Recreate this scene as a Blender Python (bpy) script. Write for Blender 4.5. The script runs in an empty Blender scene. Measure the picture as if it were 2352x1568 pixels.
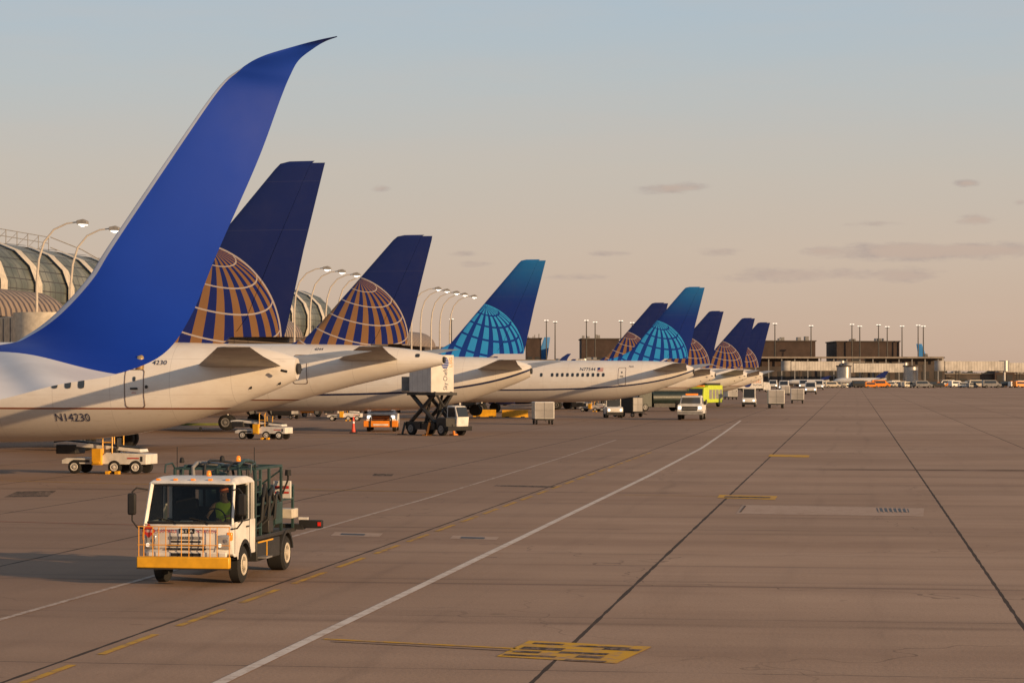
import bpy, bmesh, math, random
from mathutils import Vector, Matrix
rad=math.radians; rnd=random.Random(11)
SC=bpy.context.scene; COL=SC.collection
FP=5600.0; CH=4.0; YAW=math.atan(784/FP); HZ=868.0
RX=Vector((math.cos(YAW),math.sin(YAW),0)); FX=Vector((-math.sin(YAW),math.cos(YAW),0))
def W(px,D,z=0.0):
    p=RX*((px-1176)/FP*D)+FX*D; return Vector((p.x,p.y,z))
def G(px,py,z=0.0): return W(px,(CH-z)*FP/(py-HZ),z)
def ZH(py,D): return CH+(HZ-py)/FP*D
# ---------------------------------------------------------------- mesh builder
class MB:
    def __init__(s): s.v=[]; s.f=[]
    def add(s,vs,fs):
        n=len(s.v); s.v+= [Vector(p) for p in vs]; s.f+=[tuple(i+n for i in f) for f in fs]; return s
    def box(s,x0,x1,y0,y1,z0,z1):
        return s.add([(x0,y0,z0),(x1,y0,z0),(x1,y1,z0),(x0,y1,z0),(x0,y0,z1),(x1,y0,z1),(x1,y1,z1),(x0,y1,z1)],
          [(0,3,2,1),(4,5,6,7),(0,1,5,4),(1,2,6,5),(2,3,7,6),(3,0,4,7)])
    def cyl(s,p0,p1,r0,r1=None,n=14):
        return s.tube([p0,p1],[r0,r0 if r1 is None else r1],n)
    def tube(s,pts,r,n=8,close=False):
        pts=[Vector(p) for p in pts]; m=len(pts); rs=r if isinstance(r,(list,tuple)) else [r]*m
        t0=(pts[1]-pts[0]).normalized(); a=t0.orthogonal().normalized(); rows=[]
        for i,p in enumerate(pts):
            if i==0: t=(pts[1]-pts[0])
            elif i==m-1: t=(pts[-1]-pts[-2])
            else: t=(pts[i+1]-pts[i]).normalized()+(pts[i]-pts[i-1]).normalized()
            if t.length<1e-9: t=t0
            t=t.normalized(); a=(a-t*a.dot(t)); a=a.normalized() if a.length>1e-6 else t.orthogonal().normalized(); b=t.cross(a)
            rows.append([p+(a*math.cos(2*math.pi*k/n)+b*math.sin(2*math.pi*k/n))*rs[i] for k in range(n)])
        base=len(s.v)
        for row in rows: s.v+=row
        for i in range(m-1):
            for k in range(n):
                k2=(k+1)%n; s.f.append((base+i*n+k,base+i*n+k2,base+(i+1)*n+k2,base+(i+1)*n+k))
        s.f.append(tuple(base+k for k in range(n))[::-1]); s.f.append(tuple(base+(m-1)*n+k for k in range(n)))
        return s
    def prism(s,ol,w,yc=0.0):
        hw=w if callable(w) else (lambda z:w); n=len(ol)
        vs=[(x,yc-hw(z),z) for x,z in ol]+[(x,yc+hw(z),z) for x,z in ol]
        return s.add(vs,[tuple(range(n)),tuple(range(n,2*n))[::-1]]+[(i,(i+1)%n,n+(i+1)%n,n+i) for i in range(n)])
    def slab(s,pts,t):
        pts=[Vector(p) for p in pts]; nrm=(pts[1]-pts[0]).cross(pts[2]-pts[0]).normalized()*t; n=len(pts)
        return s.add(pts+[p+nrm for p in pts],[tuple(range(n)),tuple(range(n,2*n))[::-1]]+[(i,(i+1)%n,n+(i+1)%n,n+i) for i in range(n)])
    def grid(s,rows,closeu=False,caps=False):
        base=len(s.v); n=len(rows[0])
        for r in rows: s.v+=[Vector(p) for p in r]
        for i in range(len(rows)-1):
            for k in range(n if closeu else n-1):
                k2=(k+1)%n; s.f.append((base+i*n+k,base+i*n+k2,base+(i+1)*n+k2,base+(i+1)*n+k))
        if caps:
            s.f.append(tuple(base+k for k in range(n))); s.f.append(tuple(base+(len(rows)-1)*n+k for k in range(n)))
        return s
    def build(s,name,mat,parent=None,smooth=True,bev=0.0,**pr):
        me=bpy.data.meshes.new(name); me.from_pydata([tuple(p) for p in s.v],[],s.f)
        bm=bmesh.new(); bm.from_mesh(me); bmesh.ops.recalc_face_normals(bm,faces=bm.faces); bm.to_mesh(me); bm.free()
        me.materials.append(mat)
        if smooth:
            for p in me.polygons: p.use_smooth=True
            me.set_sharp_from_angle(angle=rad(35))
        o=bpy.data.objects.new(name,me); COL.objects.link(o)
        if parent: o.parent=parent
        if bev:
            b=o.modifiers.new('bevel','BEVEL'); b.width=bev; b.segments=2; b.limit_method='ANGLE'; b.angle_limit=rad(40)
        for k,v in pr.items(): o[k]=v
        return o
def bx(name,mat,parent,*boxes,bev=0.0):
    q=MB()
    for b in boxes: q.box(*b)
    return q.build(name,mat,parent,bev=bev)
def thing(name,label,cat,loc,rz=0,group=None,scale=1.0):
    o=bpy.data.objects.new(name,None); COL.objects.link(o); o.location=loc; o.rotation_euler=(0,0,rz); o.scale=(scale,)*3
    o['label']=label; o['category']=cat
    if group: o['group']=group
    o.empty_display_size=.1
    return o
def kids(o): return [c for c in bpy.data.objects if c.parent==o]
def copy_tree(o,parent=None,skip=()):
    c=o.copy(); COL.objects.link(c); c.parent=parent
    for ch in kids(o):
        if not any(k in ch.name for k in skip): copy_tree(ch,c,skip)
    return c
def dup(o,loc,rz,label,scale=None,group=None,skip=()):
    c=copy_tree(o,None,skip); c.location=loc; c.rotation_euler=(0,0,rz); c['label']=label
    if scale: c.scale=(scale,)*3
    if group: c['group']=group
    return c
# ---------------------------------------------------------------- node maths
class E:
    def __init__(s,nt,k): s.nt=nt; s.k=k
    def op(s,o,b=None,c=None):
        n=s.nt.nodes.new('ShaderNodeMath'); n.operation=o
        for i,v in enumerate((s,b,c)):
            if v is None: continue
            if isinstance(v,E): s.nt.links.new(v.k,n.inputs[i])
            else: n.inputs[i].default_value=v
        return E(s.nt,n.outputs[0])
    def __add__(s,b): return s.op('ADD',b)
    __radd__=__add__
    def __mul__(s,b): return s.op('MULTIPLY',b)
    __rmul__=__mul__
    def __sub__(s,b): return s.op('SUBTRACT',b)
    def __rsub__(s,b): return (s*-1.0)+b
    def __truediv__(s,b): return s.op('DIVIDE',b)
    def lt(s,b): return s.op('LESS_THAN',b)
    def gt(s,b): return s.op('GREATER_THAN',b)
    def abs(s): return s.op('ABSOLUTE')
    def fract(s): return s.op('FRACT')
    def sst(s,a,b):
        n=s.nt.nodes.new('ShaderNodeMapRange'); n.interpolation_type='SMOOTHSTEP'; s.nt.links.new(s.k,n.inputs[0])
        n.inputs[1].default_value=a; n.inputs[2].default_value=b; return E(s.nt,n.outputs[0])
def gau(a,w): 
    q=a/w; return ((q*q)*-1.0).op('EXPONENT')
def xyz(nt,sock):
    n=nt.nodes.new('ShaderNodeSeparateXYZ'); nt.links.new(sock,n.inputs[0]); return [E(nt,n.outputs[i]) for i in range(3)]
def mix(nt,f,a,b,typ='MIX'):
    n=nt.nodes.new('ShaderNodeMix'); n.data_type='RGBA'; n.blend_type=typ
    for v,i in ((f,0),(a,6),(b,7)):
        if isinstance(v,E): nt.links.new(v.k,n.inputs[i])
        elif isinstance(v,(int,float)): n.inputs[i].default_value=v
        elif isinstance(v,tuple): n.inputs[i].default_value=(*v[:3],1)
        else: nt.links.new(v,n.inputs[i])
    return n.outputs[2]
def noise(nt,vec,scale,det=4,rough=.55,sx=None):
    if sx:
        m=nt.nodes.new('ShaderNodeMapping'); nt.links.new(vec,m.inputs[0]); m.inputs[3].default_value=sx; vec=m.outputs[0]
    n=nt.nodes.new('ShaderNodeTexNoise'); nt.links.new(vec,n.inputs[0]); n.inputs['Scale'].default_value=scale
    n.inputs['Detail'].default_value=det; n.inputs['Roughness'].default_value=rough
    return E(nt,n.outputs[0])
def newmat(name):
    m=bpy.data.materials.new(name); m.use_nodes=True; nt=m.node_tree; b=nt.nodes['Principled BSDF']
    tc=nt.nodes.new('ShaderNodeTexCoord'); return m,nt,b,tc.outputs['Object']
def lin(c): return tuple(((x/255)/12.92 if x/255<=.04045 else ((x/255+.055)/1.055)**2.4) for x in c)
CACHE={}
def M(name,col,rough=.5,metal=0,var=.25,ns=2.5,em=0,spec=.5):
    if name in CACHE: return CACHE[name]
    m,nt,b,oc=newmat(name); CACHE[name]=m
    if var:
        n=noise(nt,oc,ns,5); d=tuple(c*(1-var) for c in col); l=tuple(min(1,c*(1+var*.4)) for c in col)
        nt.links.new(mix(nt,n.sst(.3,.7),d,l),b.inputs['Base Color'])
        r=noise(nt,oc,ns*3,3); nt.links.new((r*.3+(rough-.15)).k,b.inputs['Roughness'])
    else:
        b.inputs['Base Color'].default_value=(*col,1); b.inputs['Roughness'].default_value=rough
    b.inputs['Metallic'].default_value=metal; b.inputs['Specular IOR Level'].default_value=spec
    if em:
        b.inputs['Emission Color'].default_value=(*col,1); b.inputs['Emission Strength'].default_value=em
    return m
WHITE=M('white_paint',(.74,.71,.66),.45,var=.2); CREAM=M('cream_paint',(.62,.55,.44),.5,var=.2)
NAVY=M('navy_paint',(.012,.025,.15),.35,var=.1); BLACK=M('black_rubber',(.014,.013,.013),.75); DARK=M('dark_metal',(.032,.030,.028),.55)
GREY=M('grey_metal',(.26,.25,.24),.45,var=.2); STEEL=M('bare_steel',(.42,.41,.4),.35,.8); YEL=M('yellow_paint',(.80,.40,.015),.45,var=.2)
ORG=M('orange_paint',(.85,.27,.02),.45,var=.15); TEAL=M('dark_green_paint',(.024,.055,.052),.5,var=.3); RED=M('red_paint',(.5,.03,.02),.45,var=.1)
RAIL=M('amber_rail_paint',(.8,.36,.04),.45,var=.1)
AMB=M('amber_lens',(.9,.25,.02),.2,var=0,em=.3); LAMP=M('lamp_lens',(1,.93,.8),.2,var=0,em=2.5); REDL=M('red_lens',(.6,.02,.01),.2,var=0,em=.25)
HEAD=M('truck_lamp_lens',(1,.88,.7),.2,var=0,em=.9)
LIME=M('lime_paint',(.55,.68,.04),.4,var=.15); TYRE=M('tyre_rubber',(.016,.015,.014),.85); RIM=M('rim_paint',(.55,.52,.46),.45,var=.2)
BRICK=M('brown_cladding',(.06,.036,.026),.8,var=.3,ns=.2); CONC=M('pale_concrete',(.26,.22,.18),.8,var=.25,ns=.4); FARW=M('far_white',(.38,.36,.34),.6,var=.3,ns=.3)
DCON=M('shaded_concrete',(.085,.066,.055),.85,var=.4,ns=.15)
CHROME=M('chrome',(.6,.6,.6),.2,.9,var=0); WGREY=M('wing_grey',(.40,.37,.33),.45,var=.25,ns=.8); SKIN=M('skin',(.45,.26,.18),.6,var=.1)
HIVIS=M('hi_vis_cloth',(.55,.75,.05),.7,var=.1,em=.05); LBLUE=M('light_blue_paint',(.03,.20,.50),.45,var=.2,ns=.3)
TXT=M('navy_lettering',(.012,.02,.07),.5,var=0); TRED=M('red_lettering',(.5,.02,.02),.5,var=0); TWH=M('white_lettering',(.8,.8,.78),.5,var=0)
WGL=M('dark_window',(.03,.034,.038),.1,var=0,spec=.8); HOSE=M('black_hose',(.018,.018,.018),.6,var=0); SEAL=M('door_seal',(.16,.11,.09),.6,var=0)
DGRN=M('tanker_green',(.018,.03,.026),.45,var=.3)
def glass(name,tint,fac):
    m=bpy.data.materials.new(name); m.use_nodes=True; nt=m.node_tree; nt.nodes.clear()
    o=nt.nodes.new('ShaderNodeOutputMaterial'); t=nt.nodes.new('ShaderNodeBsdfTransparent'); t.inputs[0].default_value=(*tint,1)
    g=nt.nodes.new('ShaderNodeBsdfGlossy'); g.inputs['Roughness'].default_value=.03; mx=nt.nodes.new('ShaderNodeMixShader'); mx.inputs[0].default_value=fac
    nt.links.new(t.outputs[0],mx.inputs[1]); nt.links.new(g.outputs[0],mx.inputs[2]); nt.links.new(mx.outputs[0],o.inputs[0]); return m
GLASS=glass('windscreen_glass',(.40,.44,.44),.035)
def striped(name,a,b,per,wd,axis=0,rough=.5):
    m,nt,bs,oc=newmat(name); c=xyz(nt,oc)[axis]; f=((c/per).fract()).lt(wd)
    n=noise(nt,oc,1.5,4); col=mix(nt,f,a,b); nt.links.new(mix(nt,n.sst(.3,.75)*.35,col,(a[0]*.5,a[1]*.5,a[2]*.5)),bs.inputs['Base Color']); bs.inputs['Roughness'].default_value=rough; return m
def text(s,h):
    cu=bpy.data.curves.new('t','FONT'); cu.body=s; cu.size=1; cu.resolution_u=3; o=bpy.data.objects.new('t',cu); COL.objects.link(o)
    dg=bpy.context.evaluated_depsgraph_get(); me=bpy.data.meshes.new_from_object(o.evaluated_get(dg))
    vs=[v.co.copy() for v in me.vertices]; fs=[tuple(p.vertices) for p in me.polygons]
    bpy.data.objects.remove(o); bpy.data.curves.remove(cu); bpy.data.meshes.remove(me)
    mx=max(v.x for v in vs); mh=max(v.y for v in vs); k=h/mh
    return [(v.x*k,v.y*k) for v in vs],fs,mx*k
def textmb(s,h,fn,width=None):
    vs,fs,w=text(s,h); kx=(width/w) if width else 1
    m=MB(); m.add([fn(x*kx,y) for x,y in vs],fs); return m
# ---------------------------------------------------------------- camera, light, sky
cam=bpy.data.cameras.new('camera'); co=bpy.data.objects.new('camera',cam); COL.objects.link(co); SC.camera=co
cam.sensor_width=36; cam.lens=36*FP/2352; cam.clip_end=20000; cam.clip_start=.1
co.location=(0,0,CH); co.rotation_euler=(rad(90)+math.atan(84/FP),0,YAW)
SE=rad(12.5); sh=(RX*.80-FX*.60).normalized(); sd=Vector((sh.x*math.cos(SE),sh.y*math.cos(SE),math.sin(SE)))
sl=bpy.data.lights.new('sun','SUN'); sl.energy=5.0; sl.angle=rad(.6); sl.color=(1,.65,.34); so=bpy.data.objects.new('sun',sl); COL.objects.link(so)
so.rotation_euler=sd.to_track_quat('Z','Y').to_euler(); so.location=(60,-60,60)
w=bpy.data.worlds.new('World'); SC.world=w; w.use_nodes=True; nt=w.node_tree; bg=nt.nodes['Background']; bg.inputs[1].default_value=.1
sk=nt.nodes.new('ShaderNodeTexSky'); sk.sky_type='NISHITA'; sk.sun_disc=False; sk.sun_elevation=SE; sk.sun_rotation=math.atan2(sh.x,sh.y); sk.dust_density=3
tc=nt.nodes.new('ShaderNodeTexCoord'); X,Y,Z=xyz(nt,tc.outputs['Generated'])
u=(X*RX.x+Y*RX.y)/((X*FX.x+Y*FX.y).op('MAXIMUM',.05)); v=Z/((X*FX.x+Y*FX.y).op('MAXIMUM',.15))
rmp=nt.nodes.new('ShaderNodeValToRGB'); cr=rmp.color_ramp
nt.links.new(Z.k,rmp.inputs[0])
stops=[(0,(201,170,147)),(.02,(205,178,156)),(.05,(206,187,169)),(.085,(199,191,180)),(.12,(187,193,194)),(.155,(175,192,204)),(.35,(145,158,170)),(1,(92,110,135))]
cr.elements[0].position=0; cr.elements[0].color=(*lin(stops[0][1]),1); cr.elements[1].position=1; cr.elements[1].color=(*lin(stops[-1][1]),1)
for p,c in stops[1:-1]:
    e=cr.elements.new(p); e.color=(*lin(c),1)
nz=noise(nt,tc.outputs['Generated'],34,9,.68,(1,1,4.0)); nz2=noise(nt,tc.outputs['Generated'],90,5,.6,(1,1,2.5))
dens=None
for (px,py,sx,sy,a) in ((1545,432,85,17,1.05),(2080,575,150,22,1.25),(2280,575,130,18,1.1),(1850,632,210,20,1.0),(2090,632,80,16,.95),(1640,578,110,11,.8),(870,432,28,10,.8),(2245,505,60,16,.95),(2225,420,35,10,.85),(1090,606,50,9,.7),(1400,582,55,9,.7),(2345,462,25,9,.85),(1070,582,50,8,.7),(1890,580,45,12,.85),(1300,636,100,10,.7),(2000,515,110,10,.7)):
    g=gau(u-(px-1176)/FP,sx/FP)*gau(v-(HZ-py)/FP,sy/FP)*a; dens=g if dens is None else dens+g
cl=(dens+(nz-.5)*2.6*dens.sst(.05,.4)).sst(.3,1.2); body=(dens+(nz2-.5)*1.5).sst(.3,1.1)
skyc=mix(nt,cl*.75,rmp.outputs[0],lin((164,150,148))); skyc=mix(nt,cl*body*.45,skyc,lin((220,192,168)))
strk=noise(nt,tc.outputs['Generated'],7,6,.62,(1,1,7)); skyc=mix(nt,strk.sst(.35,.75)*.16,skyc,lin((212,190,172)))
mul=nt.nodes.new('ShaderNodeVectorMath'); mul.operation='SCALE'; nt.links.new(skyc,mul.inputs[0]); mul.inputs[3].default_value=10
nt.links.new(mix(nt,.94,sk.outputs[0],mul.outputs[0]),bg.inputs[0])
SC.view_settings.view_transform='Standard'; SC.view_settings.look='None'; SC.view_settings.exposure=0
# ---------------------------------------------------------------- ground
m,nt,b,oc=newmat('apron_concrete'); X,Y,Z=xyz(nt,oc)
n1=noise(nt,oc,.035,6,.6); n2=noise(nt,oc,.35,6,.65); n3=noise(nt,oc,14,3,.6); n4=noise(nt,oc,.11,6,.65,(.22,2.4,1)); n5=noise(nt,oc,.30,6,.7,(2.2,.12,1))
base=mix(nt,n1.sst(.3,.7),(.36,.235,.158),(.50,.345,.245)); base=mix(nt,n4.sst(.42,.70)*.55,base,(.27,.17,.115)); base=mix(nt,n2.sst(.45,.8)*.35,base,(.55,.39,.285))
base=mix(nt,n5.sst(.52,.75)*.22,base,(.22,.145,.10))
base=mix(nt,n3.sst(.3,.8)*.22,base,(.20,.13,.09))
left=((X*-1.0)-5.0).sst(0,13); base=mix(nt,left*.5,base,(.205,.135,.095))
def cell(v,off,per): return ((v-off)/per)
fx=cell(X,-4.2,6.9); fy=cell(Y,33.2,7.4)
wn=nt.nodes.new('ShaderNodeTexWhiteNoise'); cb=nt.nodes.new('ShaderNodeCombineXYZ'); nt.links.new(fx.op('FLOOR').k,cb.inputs[0]); nt.links.new(fy.op('FLOOR').k,cb.inputs[1]); nt.links.new(cb.outputs[0],wn.inputs[0])
base=mix(nt,E(nt,wn.outputs[0])*.24,base,(.24,.16,.11))
wob=(noise(nt,oc,.8,4)-.5)*.07
dx=((fx+.5).fract()-.5).abs()*6.9+wob; dy=((fy+.5).fract()-.5).abs()*7.4+wob
base=mix(nt,gau(dy,.5)*n2.sst(.3,.7)*.25,base,(.16,.11,.08))
base=mix(nt,dy.lt(.026)*n2.sst(.25,.55)*.7,base,(.08,.055,.04)); base=mix(nt,dx.lt(.036)*.88,base,(.03,.022,.018))
st=gau(Y-107.8,.9)*(X.sst(-4,1)); base=mix(nt,st*(n2.sst(.2,.6))*.85,base,(.085,.045,.024))
st=gau(Y-39.6,.25)*n2.sst(.3,.7)+gau(Y-64.5,.3)*n2.sst(.4,.7)+gau(Y-85,.5)*n2.sst(.4,.7)+gau(Y-52.0,.2)*n4.sst(.4,.6)+gau(Y-140,.9)*n2.sst(.4,.7)+gau(Y-47,.15)*n4.sst(.45,.6); base=mix(nt,(st*.5).op('MINIMUM',.6),base,(.11,.07,.05))
for xo in (-6.9,-1.2,.6,-12.4,-9.7):
    base=mix(nt,gau(X-xo+(n1-.5)*2.6,.16)*n5.sst(.4,.7)*.22,base,(.11,.075,.055))
vor=nt.nodes.new('ShaderNodeTexVoronoi'); vor.feature='DISTANCE_TO_EDGE'; vor.inputs['Scale'].default_value=.085; vv=nt.nodes.new('ShaderNodeVectorMath'); vv.operation='ADD'
nn=nt.nodes.new('ShaderNodeTexNoise'); nn.inputs['Scale'].default_value=.6; nt.links.new(oc,nn.inputs[0]); sc2=nt.nodes.new('ShaderNodeVectorMath'); sc2.operation='SCALE'; sc2.inputs[3].default_value=2.5; nt.links.new(nn.outputs['Color'],sc2.inputs[0])
nt.links.new(oc,vv.inputs[0]); nt.links.new(sc2.outputs[0],vv.inputs[1]); nt.links.new(vv.outputs[0],vor.inputs['Vector'])
base=mix(nt,E(nt,vor.outputs['Distance']).lt(.0022)*.45*n1.sst(.42,.56),base,(.08,.055,.04))
spots=noise(nt,oc,1.7,2); base=mix(nt,spots.sst(.70,.80)*.4,base,(.09,.06,.045))
nt.links.new(base,b.inputs['Base Color']); nt.links.new((n2*.25+.68).k,b.inputs['Roughness']); b.inputs['Specular IOR Level'].default_value=.10
bp=nt.nodes.new('ShaderNodeBump'); bp.inputs['Strength'].default_value=.35; bp.inputs['Distance'].default_value=.02; nt.links.new((n3+n2*2.0).k,bp.inputs['Height']); nt.links.new(bp.outputs[0],b.inputs['Normal'])
gm=MB(); gm.add([(-6000,-300,0),(6000,-300,0),(6000,12000,0),(-6000,12000,0)],[(0,1,2,3)]); gm.build('ground',m,smooth=False,kind='structure')
def worn(name,col,wear,sc=3,und=(.36,.24,.165)):
    m,nt,b,oc=newmat(name); n=noise(nt,oc,sc,6,.75); n2=noise(nt,oc,.4,4); nt.links.new(mix(nt,(n.sst(.46,.62)*wear+n2.sst(.45,.75)*wear*.5).op('MINIMUM',.97),col,und),b.inputs['Base Color']); b.inputs['Roughness'].default_value=.8; b.inputs['Specular IOR Level'].default_value=.12; return m
PW=worn('worn_white_paint',(.70,.61,.53),.5); PW2=worn('faded_white_paint',(.52,.42,.35),.8,und=(.25,.165,.12)); PY=worn('worn_yellow_paint',(.58,.33,.05),.75,und=(.26,.17,.12)); PYB=worn('bright_yellow_paint',(.66,.36,.03),.7); PB=worn('black_patch_paint',(.05,.038,.03),.8,sc=6); PC=worn('pale_patch',(.46,.33,.25),.7); PR=worn('faded_red_paint',(.40,.14,.09),.9,und=(.24,.16,.115))
def strip(name,pts,wd,z,mat):
    mb=MB(); L=[];Rr=[]
    for i,p in enumerate(pts):
        a=pts[max(0,i-1)]; c=pts[min(len(pts)-1,i+1)]; t=Vector((c[0]-a[0],c[1]-a[1],0)).normalized(); n=Vector((-t.y,t.x,0))*wd/2; q=Vector((p[0],p[1],z)); L.append(q+n); Rr.append(q-n)
    mb.grid([L,Rr]); return mb.build(name,mat,smooth=False,kind='structure')
strip('lane_marking',[(-8.25,24),(-8.25,60),(-8.3,100),(-8.6,140),(-9.4,180),(-10.5,230)],.19,.008,PW)
strip('lane_marking',[(-14.0,34),(-14.05,80),(-14.5,120),(-15.2,157)],.13,.008,PW2)
for k in range(26):
    y=26+k*4.1; strip('dashed_marking',[(-10.8,y),(-10.8,y+2.8)],.13,.008,PY)
def gl(name,a,b,wd,z,mat): 
    p=G(*a); q=G(*b); return strip(name,[(p.x,p.y),(q.x,q.y)],wd,z,mat)
gl('yellow_marking',(745,1466),(1185,1488),.13,.008,PYB); gl('dark_marking',(760,1472),(1185,1494),.05,.008,PB)
def quad(name,pts,z,mat):
    mb=MB(); mb.add([G(x,y,0)+Vector((0,0,z)) for x,y in pts],[(0,1,2,3)]); return mb.build(name,mat,smooth=False,kind='structure')
quad('yellow_block_marking',[(1215,1470),(1497,1484),(1415,1522),(1140,1506)],.008,PYB)
# broken dark strokes over the worn block
for (a,b_,c_,d_) in ((1228,1475,70,3),(1330,1481,120,3),(1205,1484,95,6),(1390,1487,85,4),(1185,1493,60,4),(1290,1495,110,4),(1160,1501,120,3),(1330,1504,60,5),(1300,1513,95,3)):
    quad('dark_dash_marking',[(a,b_),(a+c_,b_+c_*.045),(a+c_-d_*2.2,b_+c_*.045+d_),(a-d_*2.2,b_+d_)],.012,PB)
quad('yellow_block_marking',[(1652,1136),(1785,1139),(1780,1147),(1646,1143)],.008,PYB); quad('dark_dash_marking',[(1665,1139),(1770,1141),(1768,1144),(1662,1142)],.012,PB)
quad('yellow_block_marking',[(1768,1043),(1860,1045),(1857,1050),(1764,1048)],.008,PYB)
gl('yellow_marking',(1415,1136),(1650,1139),.08,.008,PY); gl('yellow_marking',(640,1121),(1020,1131),.10,.008,PYB); gl('yellow_marking',(0,1103),(350,1112),.12,.008,PYB); gl('yellow_marking',(1500,1042),(1766,1046),.1,.008,PY)
gl('red_marking',(0,1197),(330,1205),.10,.008,PR); gl('red_marking',(0,1058),(900,1075),.10,.008,PR); gl('yellow_marking',(700,1005),(1010,990),.12,.008,PYB)
quad('concrete_patch',[(1705,1158),(2122,1166),(2120,1185),(1690,1179)],.004,PC); quad('concrete_patch',[(770,1221),(880,1224),(872,1232),(760,1229)],.004,PC); quad('concrete_patch',[(1040,1229),(1147,1232),(1140,1239),(1033,1236)],.004,PC)
gl('dark_marking',(1702,1159),(2122,1167),.03,.008,PB); gl('dark_marking',(1690,1179.5),(2120,1185.5),.03,.008,PB)
quad('drain_grate',[(2012,1166),(2085,1168),(2088,1176),(2015,1174)],.008,DARK)
for k in range(7): quad('grate_bar',[(2014+k*10.5,1165.6),(2018+k*10.5,1165.7),(2022+k*10.5,1176.4),(2018+k*10.5,1176.3)],.012,PC)
for a in (785,1060):
    quad('drain_grate',[(a,1224 if a<900 else 1232),(a+55,1225.5 if a<900 else 1233.5),(a+52,1229 if a<900 else 1237),(a-3,1227.5 if a<900 else 1235.5)],.008,DARK)
gl('dark_marking',(1665,1161),(1712,1161),.09,.012,PB); gl('dark_marking',(1712,1161),(1700,1176),.05,.012,PB)
quad('asphalt_patch',[(40,1128),(130,1126),(110,1140),(10,1141)],.004,PB); quad('asphalt_patch',[(1140,1113),(1280,1116),(1270,1119),(1132,1116)],.004,PB); quad('asphalt_patch',[(860,1087),(905,1088),(900,1093),(855,1092)],.004,PB)
# ---------------------------------------------------------------- aircraft
TH=15.0; PROT=rad(180)+YAW-rad(TH)
def crom(tab,x):
    n=len(tab)
    if x<=tab[0][0]: return tab[0][1:]
    if x>=tab[-1][0]: return tab[-1][1:]
    for i in range(n-1):
        if tab[i][0]<=x<=tab[i+1][0]: break
    p1,p2=tab[i],tab[i+1]; p0=tab[max(0,i-1)]; p3=tab[min(n-1,i+2)]; h=p2[0]-p1[0]; t=(x-p1[0])/h; out=[]
    for k in range(1,len(p1)):
        m1=(p2[k]-p0[k])/max(1e-6,p2[0]-p0[0])*h; m2=(p3[k]-p1[k])/max(1e-6,p3[0]-p1[0])*h
        out.append((2*t**3-3*t*t+1)*p1[k]+(t**3-2*t*t+t)*m1+(-2*t**3+3*t*t)*p2[k]+(t**3-t*t)*m2)
    return tuple(out)
def prof(kind,L):
    if kind=='b': t=[(0,3.95,4.78,.30),(.5,3.7,4.98,.5),(1.5,3.3,5.22,.78),(3,2.75,5.36,1.12),(5,2.12,5.43,1.46),(7.5,1.68,5.45,1.73),(10,1.48,5.45,1.85),(13,1.4,5.45,1.88)]; a,b,w=1.4,5.45,1.88
    else: t=[(0,4.72,5.25,.24),(1,4.5,5.45,.47),(2.7,4.12,5.66,.84),(5.1,3.58,5.82,1.25),(7.5,2.98,5.87,1.55),(9.8,2.42,5.88,1.78),(12,2.04,5.88,1.92),(15,1.85,5.88,1.97)]; a,b,w=1.82,5.88,1.97
    return t+[(L-6.5,a,b,w),(L-4.4,a+.03,b-.12,w*.97),(L-2.6,a+.18,b-.75,w*.82),(L-1.2,a+.42,b-1.5,w*.6),(L-.35,a+.85,b-2.25,w*.3),(L,a+1.35,b-2.6,.03)]
def finmat(name,new,cx,cz,R):
    m,nt,b,oc=newmat(name); X,Y,Z=xyz(nt,oc); a=(X-cx)/R; bb=(Z-cz)/R; r2=a*a+bb*bb; c=(1.0-r2).op('MAXIMUM',0.0).op('SQRT')
    q=Vector((-.26,.34,.90)).normalized(); e1=q.cross(Vector((1,0,0))).normalized(); e2=q.cross(e1)
    def dot(v): return a*v.x+c*v.y+bb*v.z
    lat=dot(q).op('MINIMUM',1.0).op('ARCCOSINE'); lon=dot(e1).op('ARCTAN2',dot(e2))
    bars=((lon*((22 if new else 24)/(2*math.pi))+.25).fract()).lt(.56 if new else .5)
    rl=(((lat*(1/.29)).fract()-.5).abs()).gt(.470 if not new else .43)
    inside=r2.lt(1.0); rim=r2.gt(.968)*inside
    nn=noise(nt,oc,1.2,4)
    if new:
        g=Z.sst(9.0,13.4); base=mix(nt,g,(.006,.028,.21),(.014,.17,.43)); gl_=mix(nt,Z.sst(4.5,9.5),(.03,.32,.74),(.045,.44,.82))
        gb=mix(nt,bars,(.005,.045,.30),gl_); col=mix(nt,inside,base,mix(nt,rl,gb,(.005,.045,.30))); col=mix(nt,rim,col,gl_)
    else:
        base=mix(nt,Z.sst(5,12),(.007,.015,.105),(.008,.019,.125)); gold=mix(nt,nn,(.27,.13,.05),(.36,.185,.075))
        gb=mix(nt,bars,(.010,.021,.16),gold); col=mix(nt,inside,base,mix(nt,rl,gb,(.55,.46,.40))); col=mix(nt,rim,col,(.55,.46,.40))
    col=mix(nt,nn.sst(.4,.8)*.06,col,(.09,.09,.14))
    hl=(((Z-6.0)/1.9).fract()).lt(.010)*(Z.gt(9.6)); col=mix(nt,hl*.12,col,(.2,.2,.25))
    nt.links.new(col,b.inputs['Base Color']); b.inputs['Roughness'].default_value=.42; b.inputs['Specular IOR Level'].default_value=.35; return m
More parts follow.
